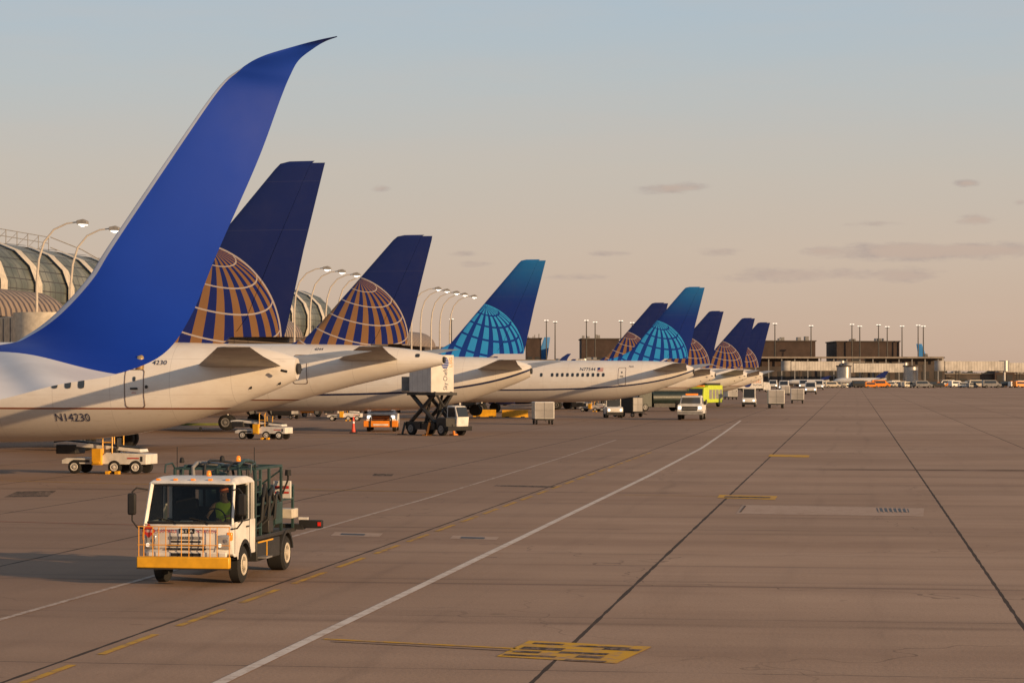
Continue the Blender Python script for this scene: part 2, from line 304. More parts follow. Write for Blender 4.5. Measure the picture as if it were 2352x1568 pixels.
def fusemat(name,new):
    m,nt,b,oc=newmat(name); X,Y,Z=xyz(nt,oc); n=noise(nt,oc,.7,5,.6,(1,1,2)); ns=noise(nt,oc,5,4,.65,(.35,1,3)); n6=noise(nt,oc,2.2,4,.6,(.3,1,1.5))
    wcol=mix(nt,n.sst(.3,.75),(.74,.69,.63),(.80,.77,.72))
    if new:
        zl=(X*-.22).op('EXPONENT')*1.9+2.55; col=mix(nt,Z.lt(zl-.02)*1.0,wcol,(.60,.56,.51)); col=mix(nt,((Z-zl).abs()).lt(.075),col,(.015,.022,.07))
    else:
        col=mix(nt,Z.lt(2.78),wcol,(.55,.50,.44)); col=mix(nt,((Z-2.80).abs()).lt(.035),col,(.22,.07,.03))
    seam=(((X/2.4).fract()-.5).abs()).gt(.4955); col=mix(nt,seam*.3,col,(.25,.22,.2)); sm2=((Z-4.75).abs()).lt(.012); col=mix(nt,sm2*.25,col,(.25,.22,.2)); sm3=((Z-3.35).abs()).lt(.010); col=mix(nt,sm3*.2,col,(.25,.22,.2))
    col=mix(nt,ns.sst(.52,.8)*.30*(Z.sst(4.6,1.8)),col,(.20,.14,.09)); col=mix(nt,n6.sst(.55,.8)*.25*X.sst(6.5,.5),col,(.12,.09,.07))
    nt.links.new(col,b.inputs['Base Color']); b.inputs['Roughness'].default_value=.34; b.inputs['Coat Weight'].default_value=.15; return m
FMO=fusemat('white_fuselage_gold_line',False); FMN=fusemat('white_fuselage_blue_line',True)
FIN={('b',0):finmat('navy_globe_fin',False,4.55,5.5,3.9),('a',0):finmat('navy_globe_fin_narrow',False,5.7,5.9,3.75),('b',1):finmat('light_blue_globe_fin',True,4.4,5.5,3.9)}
def foil(u,t): return t*(2.6*math.sqrt(max(u,0))*(1-u)*.55+.02*(1-u))
def surf_rows(sts,vert,sgn=1,u0=0,u1=1,n=10):
    rows=[]
    for (s,le,te,o,t) in sts:
        us=[u0+(u1-u0)*(.5-.5*math.cos(math.pi*k/n)) for k in range(n+1)]; up=[];dn=[]
        for uu in us:
            x=le+(te-le)*uu; h=foil(uu,t)
            if vert: up.append((x,o+h,s)); dn.append((x,o-h,s))
            else: up.append((x,sgn*s,o+h)); dn.append((x,sgn*s,o-h))
        rows.append(up+dn[::-1])
    return rows
def wheel(parent,x,y,z,r,wd,rim=RIM,n=20,name='wheel'):
    t=MB(); rows=[]
    for (yy,rr) in ((-wd/2,r*.6),(-wd/2,r*.88),(-wd*.38,r),(wd*.38,r),(wd/2,r*.88),(wd/2,r*.6)):
        rows.append([(x+rr*math.cos(2*math.pi*k/n),y+yy,z+rr*math.sin(2*math.pi*k/n)) for k in range(n)])
    t.grid(rows,closeu=True,caps=True); o=t.build(name,TYRE,parent)
    sg=1 if y>=0 else -1
    q=MB(); yo=y+sg*(wd/2+.004); q.grid([[(x+rr*math.cos(2*math.pi*k/14),yo+sg*dy,z+rr*math.sin(2*math.pi*k/14)) for k in range(14)] for rr,dy in ((r*.6,0),(r*.56,.012),(r*.45,-.0),(r*.22,.0),(r*.2,.03),(r*.02,.035))],closeu=True,caps=True)
    q.build('rim',rim,o); return o
def aircraft(label,px,D,kind='b',new=0,L=39.5,zoff=0):
    root=thing('airliner',label,'aeroplane',W(px,D,zoff),PROT); T=prof(kind,L)
    def sec(x): 
        a,b,w_=crom(T,x); return (a+b)/2,(b-a)/2,w_
    def sy(x,z,off=.012):
        c,h,w_=sec(x); q=1-((z-c)/h)**2; return w_*math.sqrt(max(q,.0))+off
    xs=[i*.5 for i in range(0,27)]+[13+ (L-20)*i/14 for i in range(1,15)]; xs+= [xs[-1]+(L-xs[-1])*i/14 for i in range(1,15)]
    rows=[]
    for x in xs:
        c,h,w_=sec(x); rows.append([(x,w_*math.cos(2*math.pi*k/40),c+h*math.sin(2*math.pi*k/40)) for k in range(40)])
    f=MB(); f.grid(rows,closeu=True,caps=True); fu=f.build('fuselage',FMN if new else FMO,root)
    c,h,w_=sec(0); e=MB(); e.cyl((-.1,0,c),(.3,0,c),min(h,w_)*.72,n=16); e.build('exhaust_pipe',DARK,fu)
    fm=FIN[(kind,new)]
    if kind=='b': fs=[(5.1,10.5,.62,0,.35),(5.5,8.6,.55,0,.38),(5.85,7.2,.48,0,.42),(6.4,6.1,.35,0,.42),(9,3.8,-.25,0,.34),(12.2,.95,-1.08,0,.2),(12.42,.72,-1.14,0,.17),(12.5,.35,-1.15,0,.06)]
    else: fs=[(5.4,10.2,2.1,0,.35),(5.85,8.8,2.05,0,.38),(6.3,7.8,2.0,0,.42),(7.0,7.05,1.8,0,.42),(9.4,4.8,1.2,0,.34),(11.5,2.85,.65,0,.2),(11.7,2.6,.62,0,.17),(11.77,2.2,.6,0,.06)]
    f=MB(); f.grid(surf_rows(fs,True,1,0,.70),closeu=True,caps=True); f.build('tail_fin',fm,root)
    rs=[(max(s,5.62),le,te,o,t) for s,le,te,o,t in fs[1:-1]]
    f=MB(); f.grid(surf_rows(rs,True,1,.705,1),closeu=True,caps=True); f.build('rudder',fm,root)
    ho=-.75 if kind=='b' else 1.15; zo=4.45 if kind=='b' else 4.95
    for sg in (1,-1):
        f=MB(); f.grid(surf_rows([(.3,5.0+ho,1.3+ho,zo,.18),(1.2,4.4+ho,1.1+ho,zo+.08,.18),(4,2.9+ho,.65+ho,zo+.36,.13),(6.9,1.35+ho,.05+ho,zo+.66,.08),(7.05,1.0+ho,.0+ho,zo+.68,.03)],False,sg),closeu=True,caps=True); f.build('tailplane',WGREY,root)
        wx=L-13.3
        f=MB(); f.grid(surf_rows([(1.2,wx+.6,wx-7.6,2.15,.5),(1.9,wx,wx-7.4,2.2,.45),(5.2,wx-2.3,wx-7.3,2.5,.3),(11,wx-5.8,wx-8.9,3.05,.2),(16.6,wx-9.2,wx-10.9,3.6,.12)],False,sg),closeu=True,caps=True); wg=f.build('wing',WGREY,root)
        rw=[]
        for (yy,zz,le,te,t) in ((16.55,3.6,9.2,10.9,.1),(17.0,3.68,9.5,11.1,.09),(17.35,4.0,9.9,11.3,.08),(17.55,4.6,10.4,11.6,.07),(17.9,5.9,11.4,12.1,.05),(18.0,6.3,12.0,12.4,.02)):
            up=[];dn=[]
            for k in range(7):
                uu=k/6; x=wx-(le+(te-le)*uu); h=foil(uu,t); up.append((x,sg*(yy-h),zz+h*.2)); dn.append((x,sg*(yy+h),zz-h*.2))
            rw.append(up+dn[::-1])
        f=MB(); f.grid(rw,closeu=True,caps=True); f.build('winglet',NAVY,root)
        for ys,xa in ((6.6,7.6),(9.0,8.4),(11.6,9.2)):
            z0=2.5+(ys-5.2)*.1; q=MB(); q.tube([(wx-xa+3.0,sg*ys,z0-.18),(wx-xa+1.8,sg*ys,z0-.32),(wx-xa,sg*ys,z0-.38),(wx-xa-1.3,sg*ys,z0-.2)],[.05,.2,.22,.04],10); q.build('flap_fairing',WGREY,wg)
        q=MB(); ex=wx+2.2; rr=[]
        for xx,r_ in ((0,.78),(.05,.86),(.3,.95),(1.2,1.02),(2.6,.98),(3.4,.8),(3.45,.55),(4.2,.42),(4.6,.1)):
            rr.append([(ex-xx,sg*4.85+r_*math.cos(2*math.pi*k/22),1.55+r_*.96*math.sin(2*math.pi*k/22)) for k in range(22)])
        q.grid(rr,closeu=True); q.build('engine',NAVY if not new else WHITE,root)
        q=MB(); q.cyl((ex-.35,sg*4.85,1.55),(ex-.45,sg*4.85,1.55),.86,.86,20); q.build('engine_fan',DARK,root)
        bx('pylon',WGREY,root,(ex-4.5,ex-1,sg*4.85-.12,sg*4.85+.12,2.3,2.75),bev=.05)
        gx=L-19.6 if kind=='b' else L-17.7
        g=MB(); g.cyl((gx,sg*2.9,2.6),(gx,sg*2.9,.57),.11,n=10); g.cyl((gx,sg*2.5,.57),(gx,sg*3.3,.57),.08,n=8); g.cyl((gx,sg*1.6,2.3),(gx,sg*2.9,1.2),.06,n=8); g.build('landing_gear_leg',STEEL,root)
        wheel(root,gx,sg*2.62,.57,.57,.36,GREY,name='landing_wheel'); wheel(root,gx,sg*3.2,.57,.57,.36,GREY,name='landing_wheel')
    g=MB(); g.cyl((L-4,0,1.9),(L-4,0,.36),.08,n=8); g.build('nose_gear_leg',STEEL,root)
    for s_ in (-.2,.2): wheel(root,L-4,s_,.34,.34,.2,GREY,name='nose_wheel')
    mw=Matrix.Translation(W(px,D,zoff))@Matrix.Rotation(PROT,4,'Z'); inv=mw.inverted()
    def loc(qx,qy,y=1.85):
        o=inv@Vector((0,0,CH)); d=inv.to_3x3()@(FX+RX*((qx-1176)/FP)+Vector((0,0,(HZ-qy)/FP))); t=(y-o.y)/d.y; p=o+d*t; return p.x,p.z
    def ftext(s,qx0,qx1,qy,hpx,mat,nm='registration_lettering'):
        x0,z0=loc(qx0,qy); x1,_=loc(qx1,qy); h=hpx*D/FP
        mbt=textmb(s,h,lambda a,b_:(x0-a,sy(x0-a,z0+b_,.02),z0+b_),abs(x0-x1)); mbt.build(nm,mat,root,smooth=False)
    def window(x,z,wd=.25,hh=.36,mt=WGL):
        pts=[]
        for k in range(12):
            a=2*math.pi*k/12; ca,sa=math.cos(a),math.sin(a); xx=x+wd/2*math.copysign(abs(ca)**.6,ca); zz=z+hh/2*math.copysign(abs(sa)**.6,sa); pts.append((xx,sy(xx,zz,.014),zz))
        q=MB(); q.add(pts,[tuple(range(12))]); return q.build('window',mt,root,smooth=False)
    def door(x,z0,z1,wd,lw=.035):
        ol=[]; r_=.12
        for cx_,cz_,a0 in [(x-wd/2+r_,z0+r_,180),(x+wd/2-r_,z0+r_,270),(x+wd/2-r_,z1-r_,0),(x-wd/2+r_,z1-r_,90)]:
            for k in range(5): a=rad(a0+k*22.5); ol.append((cx_+r_*math.cos(a),cz_+r_*math.sin(a)))
        fine=[]
        for i in range(len(ol)):
            p,q2=ol[i],ol[(i+1)%len(ol)]; n=max(1,int(math.hypot(p[0]-q2[0],p[1]-q2[1])/.15))
            for k in range(n): t=k/n; fine.append((p[0]+(q2[0]-p[0])*t,p[1]+(q2[1]-p[1])*t))
        cx_,cz_=x,(z0+z1)/2; A=[(a,sy(a,b_,.012),b_) for a,b_ in fine]; B=[]
        for a,b_ in fine:
            a2=cx_+(a-cx_)*(1-2*lw/wd); b2=cz_+(b_-cz_)*(1-2*lw/(z1-z0)); B.append((a2,sy(a2,b2,.012),b2))
        q=MB(); q.grid([A,B],closeu=True); d=q.build('door',SEAL,root,smooth=False)
        bx('door_handle',DARK,d,(x-.15,x+.15,sy(x,cz_,.0),sy(x,cz_,.04),cz_-.04,cz_+.04))
        window(x,cz_+.38,.12,.18)
    return root,loc,ftext,window,door,sy
A1,loc,ft,win,dr,sy=aircraft('white airliner with navy globe tail nearest on the left, N14230 on its rear fuselage',683,95.6)
ft('N14230',119,198,967,18,TXT); ft('4230',338,370,837,10,TXT)
for q in (92,125,155,185): x,z=loc(q,881); win(x,z,.27,.38)
x,z=loc(302,893); dr(x,z-.75,z+.78,.8); x2,z2=loc(302,903)
textmb('UNITED',.05,lambda a,b_:(x+.1-a,sy(x,z2+b_,.03),z2+b_),.2).build('small_red_lettering',TRED,A1,smooth=False)
q=MB(); q.cyl((.35,.9,4.3),(.1,.9,4.25),.05); q.build('vent_pipe',DARK,A1)
for qx,qy in ((340,888),(560,890),(620,880),(430,985)):
    x,z=loc(qx,qy,1.4); q=MB(); q.add([(x+.07*math.cos(a),sy(x,z,.02),z+.07*math.sin(a)) for a in [2*math.pi*k/10 for k in range(10)]],[tuple(range(10))]); q.build('service_port',DARK,A1,smooth=False)
A2,loc,ft,win,dr,sy=aircraft('airliner with navy globe tail and pointed tail cone, second from the left',1018,132,'a',0,37.5)
ft('4044',709,729,804,6,TXT); x,z=loc(684,848); dr(x,z-.8,z+.8,.8)
x,z=loc(955,816,.8); win(x,z,.25,.2)
A3,loc,ft,win,dr,sy=aircraft('airliner with light blue globe tail behind the raised catering truck',1219,178,'b',1,42.1,zoff=.15)
A5,loc,ft,win,dr,sy=aircraft('airliner with light blue globe tail and a row of windows, N77544 on its side',1592,234,'b',1,42.1,zoff=.25)
ft('N77544',1330,1366,851,7,TXT); ft('7544',1441,1452,843,3.4,TXT)
x,z=loc(1427,864); dr(x,z-.85,z+.85,.75)
for q in [1207,1215,1243]+[1268+i*11.7 for i in range(11)]: x,z=loc(q,860.5); win(x,z,.27,.36)
x0,z0=loc(1371,853); x1,z1=loc(1384,844); q=MB(); q.add([(x0,sy(x0,z0,.02),z0),(x1,sy(x1,z0,.02),z0),(x1,sy(x1,z1,.02),z1),(x0,sy(x0,z1,.02),z1)],[(0,1,2,3)]); q.build('flag_decal',striped('flag_stripes',(.7,.65,.6),(.5,.05,.05),.11,.5,2),A5,smooth=False)
q=MB(); xm=x0+(x1-x0)*.42; zm=z0+(z1-z0)*.45; q.add([(x0,sy(x0,zm,.03),zm),(xm,sy(xm,zm,.03),zm),(xm,sy(xm,z1,.03),z1),(x0,sy(x0,z1,.03),z1)],[(0,1,2,3)]); q.build('flag_canton',NAVY,A5,smooth=False)
for lb,px,D in (('distant navy globe tail airliner just left of the light blue tail with N77544',1512,275),('distant airliner with navy globe tail first right of the N77544 aircraft',1642,309),('distant airliner with navy globe tail, second from the right end of the row',1716,345),('farthest airliner of the row, navy globe tail at its right end',1752,372)):
    dup(A1,W(px,D),PROT,lb,skip=('lettering',))
# ---------------------------------------------------------------- near wing with winglet
S=[((-1500,905,9),(-1250,1150,6.5)),((-200,820,16.8),(-60,930,14.5)),((0,799,17.7),(130,884,15.6)),((60,772,18),(268,859,17.0)),((125,722,18),(376,812,17.6)),((200,640,18),(440,722,17.9)),((250,562,18),(498,582,18.1)),((400,340,18.1),(590,372,18.3)),((500,200,18.2),(643,228,18.4)),((553,156,18.2),(666,172,18.4)),((602,128,18.2),(686,137,18.4)),((680,104,18.3),(720,110,18.4)),((730,91,18.3),(747,94,18.4)),((773,82,18.3),(774,84,18.35))]
def C(p): return W(p[0],p[2],ZH(p[1],p[2]))
tab=[(float(i),*C(a),*C(b)) for i,(a,b) in enumerate(S)]
def wp(t,side,uu):
    r=crom(tab,t); le=Vector(r[:3]); te=Vector(r[3:]); r2=crom(tab,min(t+.1,len(S)-1)); r1=crom(tab,max(t-.1,0)); sp=(Vector(r2[:3])-Vector(r1[:3])+Vector(r2[3:])-Vector(r1[3:]))
    n=(te-le).cross(sp).normalized(); th=(te-le).length*.085; return le+(te-le)*uu+n*foil(uu,th)*.6*(1 if side==0 else -1)
def um(t):
    k=max(0,min(1,(t-.9)/2.1)); return .10+.90*(k*k*(3-2*k)*.55+k**3*.45)
def panel(t0,t1,f0,f1,nt_,nu):
    q=MB()
    for side in (0,1): q.grid([[wp(t0+(t1-t0)*i/nt_,side,f0(t0+(t1-t0)*i/nt_)+(f1(t0+(t1-t0)*i/nt_)-f0(t0+(t1-t0)*i/nt_))*((k/nu)**1.5 if f0(1)==0 else k/nu)) for k in range(nu+1)] for i in range(nt_+1)])
    return q
nw=thing('aircraft_wing','large blue upswept winglet with white leading edge on a near wing, left foreground','wing',(0,0,0))
BLUEW=M('royal_blue_paint',(.008,.045,.36),.6,var=.10,ns=.6,spec=.15)
WNW=M('wing_white',(.66,.66,.68),.45,var=.12,ns=1.5); LEW=M('leading_edge_white',(.30,.36,.50),.4,var=.15)
ZERO=lambda t:0.0; SV=lambda t:(.055 if t<4 else .055-.004*(t-4))*min(1,max(0,(9.1-t)/.5)) if t>8.6 else (.055 if t<4 else .055-.004*(t-4))
panel(0,.9,ZERO,lambda t:1.0,10,16).build('wing_panel',WNW,nw)
panel(.9,3.0,um,lambda t:1.0,24,12).build('wing_tip_panel',WNW,nw)
panel(.9,13,SV,lambda t:um(t) if t<3 else 1.0,110,16).build('winglet',BLUEW,nw)
panel(.9,9.1,ZERO,SV,70,5).build('leading_edge',LEW,nw)
p=C((330,832,17.5)); q=MB(); q.tube([p+Vector((-.03,0,-.05)),p+Vector((-.03,0,.0)),p+Vector((-.02,0,.035)),p+Vector((-.01,0,.05))],[.03,.035,.028,.008],12); q.build('navigation_light',M('brass_lens',(.6,.42,.2),.25,.6,var=0),nw)
# ---------------------------------------------------------------- fuel truck
hd=(RX*-.54+FX*-3.2); rz=math.atan2(hd.y,hd.x); pc=(G(460,1337)+FX*.15)
t=thing('fuel_truck','white cab hydrant fuel truck with yellow bumper, green pipe rack and FLAMMABLE JET A lettering','truck',pc,rz)
q=MB(); q.box(-4.0,.8,-.42,-.3,.5,.68); q.box(-4.0,.8,.3,.42,.5,.68); q.box(-3.4,-3.1,-.7,.7,.3,.42); q.cyl((0,-.7,.36),(0,.7,.36),.07); q.box(-1.0,-.2,-.3,.3,.4,.75); q.build('chassis_frame',DARK,t)
def arc_y(y,k=.10): return k*(abs(y)/.89)**3
ys=[-.89+1.78*i/16 for i in range(17)]
fr=MB(); fr.grid([[(x-arc_y(y),y,z) for y in ys] for x,z in ((.88,.58),(.955,.62),(.985,.80),(.985,1.00),(.965,1.14),(.925,1.22),(.80,1.24))]); fr.build('front_panel',WHITE,t)
side=[(.86,.62),(.88,1.22),(-.76,1.22),(-.76,.55),(-.46,.55)]+[(.46*math.cos(rad(a)),.42+.42*math.sin(rad(a))) for a in range(170,5,-18)]+[(.5,.55),(.7,.55)]
for sg in (1,-1): 
    c_=MB(); c_.prism(side,.012,sg*.878); c_.build('door',WHITE,t,bev=.01)
    q=MB(); q.slab([(.90,sg*.885,1.18),(.85,sg*.83,1.18),(.56,sg*.79,1.95),(.62,sg*.845,1.95)],.05); q.build('windscreen_pillar',WHITE,t,bev=.01)
    bx('door_pillar',WHITE,t,(-.42,-.30,sg*.84-.02,sg*.84+.02,1.2,1.95)); bx('rear_pillar',WHITE,t,(-.78,-.70,sg*.84-.03,sg*.84+.03,1.2,1.95))
q=MB(); q.add([(-.75,-.88,.62),(-.75,.88,.62),(-.75,.88,1.95),(-.75,-.88,1.95),(-.75,-.35,1.45),(-.75,.35,1.45),(-.75,.35,1.78),(-.75,-.35,1.78)],[(0,1,5,4),(1,2,6,5),(2,3,7,6),(3,0,4,7)]); q.build('cab_back',DARK,t,smooth=False)
q=MB(); q.prism([(-.8,1.93),(.58,1.93),(.66,1.95),(.60,2.0),(.40,2.05),(.1,2.075),(-.6,2.07),(-.8,2.03)],lambda z:.88-(z-1.93)*.75); q.build('roof',WHITE,t,bev=.03)
for y in (-.7,-.35,0,.35,.7): bx('marker_light',AMB,t,(.50,.57,y-.04,y+.04,2.015,2.05),bev=.01)
q=MB(); q.grid([[(xa-arc_y(y,.09),y*k,z) for y in ys] for xa,k,z in ((.93,.975,1.215),(.87,.955,1.42),(.77,.93,1.68),(.66,.905,1.93))]); q.build('windscreen',GLASS,t)
q=MB()
q.tube([(.94-arc_y(y,.09),y*.975,1.215) for y in ys],.028,6); q.tube([(.665-arc_y(y,.09),y*.905,1.93) for y in ys],.026,6)
for sg in (1,-1): q.tube([(.94-.09,sg*.868,1.21),(.79-.09,sg*.835,1.6),(.665-.09,sg*.805,1.935)],.028,6)
q.build('windscreen_seal',BLACK,t)
for y0,y1 in ((-.15,-.6),(.5,.05)):
    q=MB(); q.tube([(.985,y0,1.2),(.965,(y0+y1)/2+.1,1.25),(.93,y1,1.31)],.010,6); q.build('wiper',BLACK,t)
for sg in (1,-1):
    q=MB(); q.slab([(.80,sg*.868,1.24),(-.28,sg*.868,1.24),(-.28,sg*.862,1.9),(.54,sg*.858,1.9)],.008); q.build('side_window',GLASS,t,smooth=False)
    bx('door_trim',DARK,t,(-.34,-.325,sg*.892-.004,sg*.892+.004,.62,1.93),(.70,.713,sg*.892-.004,sg*.892+.004,.62,1.22),(-.25,-.08,sg*.90-.012,sg*.90+.012,1.08,1.11),(-.3,.5,sg*.892-.004,sg*.892+.004,1.205,1.235))
    q=MB(); q.prism([(.47*math.cos(rad(a)),.36+.50*math.sin(rad(a))) for a in range(165,14,-15)]+[(.40*math.cos(rad(a)),.36+.42*math.sin(rad(a))) for a in range(15,166,15)],.10,sg*.80); q.build('wheel_arch',BLACK,t)
    q=MB(); q.tube([(.72,sg*.86,1.84),(.90,sg*1.02,1.88),(.92,sg*1.1,1.80),(.92,sg*1.1,1.25),(.92,sg*1.0,1.12),(.88,sg*.87,1.10)],.016,8); mi=q.build('mirror_arm',BLACK,t)
    bx('mirror',BLACK,mi,(.89,.98,sg*1.1-.085,sg*1.1+.085,1.36,1.78),bev=.035)
    q=MB(); q.prism([(.86,.70),(.965,.72),(.965,.98),(.86,1.02)],.13,sg*.73); h=q.build('headlight',M('headlight_glass',(.4,.4,.4),.1,.3,var=0),t,bev=.03)
    for dy_ in (-.05,.07):
        q=MB(); q.cyl((.962,sg*.72+dy_,.79 if dy_<0 else .88),(.985,sg*.72+dy_,.79 if dy_<0 else .88),.034,n=14); q.build('bulb',HEAD if dy_<0 else CHROME,h)
    bx('turn_signal',AMB,t,(.84,.93,sg*.845-.05,sg*.845+.05,.88,1.04),bev=.015)
bxg=bx('grille',GREY,t,(.985,.995,-.34,.34,.90,.96),bev=.008)
for k,(z,hw_) in enumerate(((.70,.40),(.77,.36),(.84,.30))): bx('grille_slot',BLACK,bxg,(.984,.993,-hw_,hw_,z,z+.035))
bx('lower_valance',WHITE,t,(.90,.985,-.80,.80,.56,.66),bev=.02); bx('air_intake',BLACK,t,(.985,.992,-.3,.3,.58,.64))
FT=lambda y0,z0,x=.998:(lambda a,b_:(x,y0+a,z0+b_))
bx('text_plate',BLACK,t,(.984,.990,-.14,.17,1.015,1.11))
textmb('JET A',.066,FT(-.115,1.03),.26).build('white_lettering',TWH,t,smooth=False)
textmb('FLAMMABLE',.066,FT(-.58,1.03),.40).build('red_lettering',TRED,t,smooth=False); textmb('NO SMOKING',.066,FT(.21,1.03),.40).build('red_lettering',TRED,t,smooth=False)
textmb('ISUZU',.045,FT(-.11,.908,1.0),.22).build('badge_lettering',DARK,t,smooth=False)
q=MB(); q.add([(1.0,-.74-.14,1.06),(1.0,-.74,.92),(1.0,-.74+.14,1.06),(1.0,-.74,1.20)],[(0,1,2,3)]); dm=q.build('hazard_placard',RED,t,smooth=False); textmb('1863',.055,FT(-.81,1.035,1.005),.14).build('white_lettering',TWH,dm,smooth=False)
bpz=bx('bumper',YEL,t,(1.06,1.20,-.92,.92,.36,.58),bev=.02); bx('bumper_bracket',DARK,bpz,(.6,1.07,-.4,-.3,.42,.52),(.6,1.07,.3,.4,.42,.52)); bx('bumper_edge',DARK,bpz,(1.055,1.205,-.925,.925,.34,.358))
q=MB()
for y in (-.90,-.80,-.62,-.50,-.36,-.05,.1,.38,.52,.66,.90): q.cyl((1.12,y,.57),(1.12,y,1.15),.0085,n=6)
q.cyl((1.12,-.92,1.15),(1.12,.92,1.15),.010,n=6); q.cyl((1.12,-.92,.80),(1.12,.92,.80),.009,n=6); q.build('front_guard_rail',RAIL,t)
for sg in (1,-1):
    wheel(t,0,sg*.76,.36,.36,.22,CREAM,28); wheel(t,-3.25,sg*.70,.36,.36,.36,CREAM,28)
    bx('tool_box',DARK,t,(-2.75,-1.0,sg*.68-.18,sg*.68+.18,.34,.74),bev=.02)
    bx('reflective_strip',YEL,t,(-1.75,-1.7,sg*.865-.004,sg*.865+.004,.36,.72),(-2.2,-1.05,sg*.865-.003,sg*.865+.003,.70,.73))
    bx('step',GREY,t,(-1.5,-1.05,sg*.95-.09,sg*.95+.09,.40,.43))
    q=MB(); q.prism([(-3.25+.5*math.cos(rad(a)),.36+.48*math.sin(rad(a))) for a in range(170,9,-16)]+[(-3.25+.44*math.cos(rad(a)),.36+.42*math.sin(rad(a))) for a in range(10,171,16)],.19,sg*.70); q.build('mudguard',DARK,t)
bx('deck',DARK,t,(-4.05,-.95,-.86,.86,.76,.84),bev=.01)
for x in (-.95,-1.35,-2.0,-2.95,-3.9):
    for sg in (1,-1): bx('rack_post',TEAL,t,(x-.028,x+.028,sg*.83-.028,sg*.83+.028,.84,2.18 if x>-3 else 1.75),bev=.006)
q=MB()
for sg in (1,-1):
    q.box(-2.95,-.95,sg*.83-.025,sg*.83+.025,2.16,2.21); q.box(-3.9,-.95,sg*.83-.02,sg*.83+.02,1.45,1.49); q.box(-3.9,-2.95,sg*.83-.02,sg*.83+.02,1.72,1.76)
    q.tube([(-.95,sg*.83,2.2),(-.85,sg*.86,2.30),(-.5,sg*.88,2.28),(-.45,sg*.88,2.12)],.018,6)
for x in (-.95,-1.35,-2.0,-2.95): q.box(x-.024,x+.024,-.83,.83,2.162,2.208)
q.cyl((-2.95,-.83,.9),(-2.95,.83,2.1),.02,n=6)
for k in range(5): q.cyl((-1.35,.845,1.0+k*.24),(-.95,.845,1.0+k*.24),.014,n=6)
q.build('rack_rail',TEAL,t)
for i,y in enumerate((-.66,-.45,-.2,.05,.28,.5,.68)):
    q=MB(); zt=2.24+.05*((i*7)%3); q.tube([(-.9-.1*(i%2),y,.9),(-.88-.1*(i%2),y,1.9),(-.93,y,zt-.08),(-1.1-.1*(i%3),y,zt),(-1.8,y*.9,zt-.02),(-2.6,y*.7,zt-.08),(-2.9,y*.6,1.7)],.028+.012*(i%2),8); q.build('pipe',(TEAL,GREY,HOSE,TEAL,HOSE,TEAL,DARK)[i],t)
q=MB(); q.tube([(-1.9,-.25,.84),(-1.9,-.25,1.0),(-1.9,-.25,1.85),(-1.9,-.25,2.05),(-1.9,-.25,2.12)],[.33,.36,.36,.25,.05],18); q.build('filter_vessel',TEAL,t)
q=MB(); q.cyl((-1.25,.3,.84),(-1.25,.3,1.7),.16,n=14); q.cyl((-1.25,.3,1.7),(-1.25,.3,1.76),.2,n=14); q.build('pump_column',DARK,t)
q=MB()
for yy in (-.52,.52): q.cyl((-3.3,yy,1.32),(-3.3,yy+.03,1.32),.46,n=24)
q.cyl((-3.3,-.52,1.32),(-3.3,.52,1.32),.15,n=16); rl=q.build('hose_reel',TEAL,t)
q=MB(); pts=[]
for k in range(0,8*16): a=2*math.pi*k/16; pts.append((-3.3+.36*math.cos(a),-.46+.92*k/128,1.32+.36*math.sin(a)))
q.tube(pts,.05,7); q.build('hose',HOSE,rl)
for k in range(3):
    q=MB(); q.tube([(-1.2-.5*k,.6,.9),(-1.25-.5*k,.88,1.15),(-1.3-.5*k,.9,1.6),(-1.5-.5*k,.88,1.85-.1*k),(-1.75-.5*k,.86,1.5),(-1.7-.5*k,.7,.95)],.036,8); q.build('hose',HOSE,t)
bx('control_cabinet',TEAL,t,(-2.8,-2.3,.55,.9,1.0,1.45),bev=.02); bx('gauge_box',GREY,t,(-2.3,-2.28,.62,.8,1.1,1.35)); bx('valve_box',DARK,t,(-2.25,-1.9,.5,.86,.86,1.2),bev=.02)
sg_=bx('sign_panel',WHITE,t,(-3.15,-3.1,.62,1.0,1.5,1.86),bev=.01); bx('red_band',RED,sg_,(-3.099,-3.094,.66,.96,1.70,1.76),(-3.099,-3.094,.66,.96,1.60,1.64))
bx('cream_box',CREAM,t,(-4.1,-3.6,.55,.90,1.05,1.25),bev=.02); bx('rear_bar',DARK,t,(-4.15,-3.95,-.9,1.05,.80,.92),bev=.01)
rb=bx('rear_light_box',BLACK,t,(-4.1,-3.95,.95,1.45,.83,1.0),bev=.02); bx('tail_light',REDL,rb,(-3.948,-3.94,1.36,1.43,.88,.96)); bx('reflector_board',WHITE,t,(-4.0,-3.93,.95,1.15,1.01,1.06))
for x,y,z,m_,nm in ((-.2,.1,2.07,AMB,'beacon'),(-.9,.5,2.34,AMB,'beacon'),(-1.0,-.7,2.30,BLACK,'work_lamp'),(-.95,.15,2.34,BLACK,'work_lamp')):
    q=MB(); q.tube([(x,y,z),(x,y,z+.03),(x,y,z+.09),(x,y,z+.11)],[.045,.05,.04,.02],12); q.build(nm,m_,t)
for y in (-.8,.8): 
    q=MB(); q.tube([(-1.0,y,2.2),(-1.0,y,2.62)],.008,5); q.build('antenna',BLACK,t)
q=MB(); q.tube([(-2.95,.86,1.6),(-2.95,.98,1.9),(-2.95,.98,2.0)],.02,6); q.tube([(-2.95,.98,1.98),(-2.95,.98,2.1)],[.07,.06],10); q.build('rear_work_lamp',BLACK,t)
q=MB(); q.box(-.7,.8,-.84,.84,.9,.94); q.prism([(.45,1.0),(.84,.95),(.84,1.19),(.65,1.23),(.45,1.17)],.80); q.build('dashboard',BLACK,t,bev=.02)
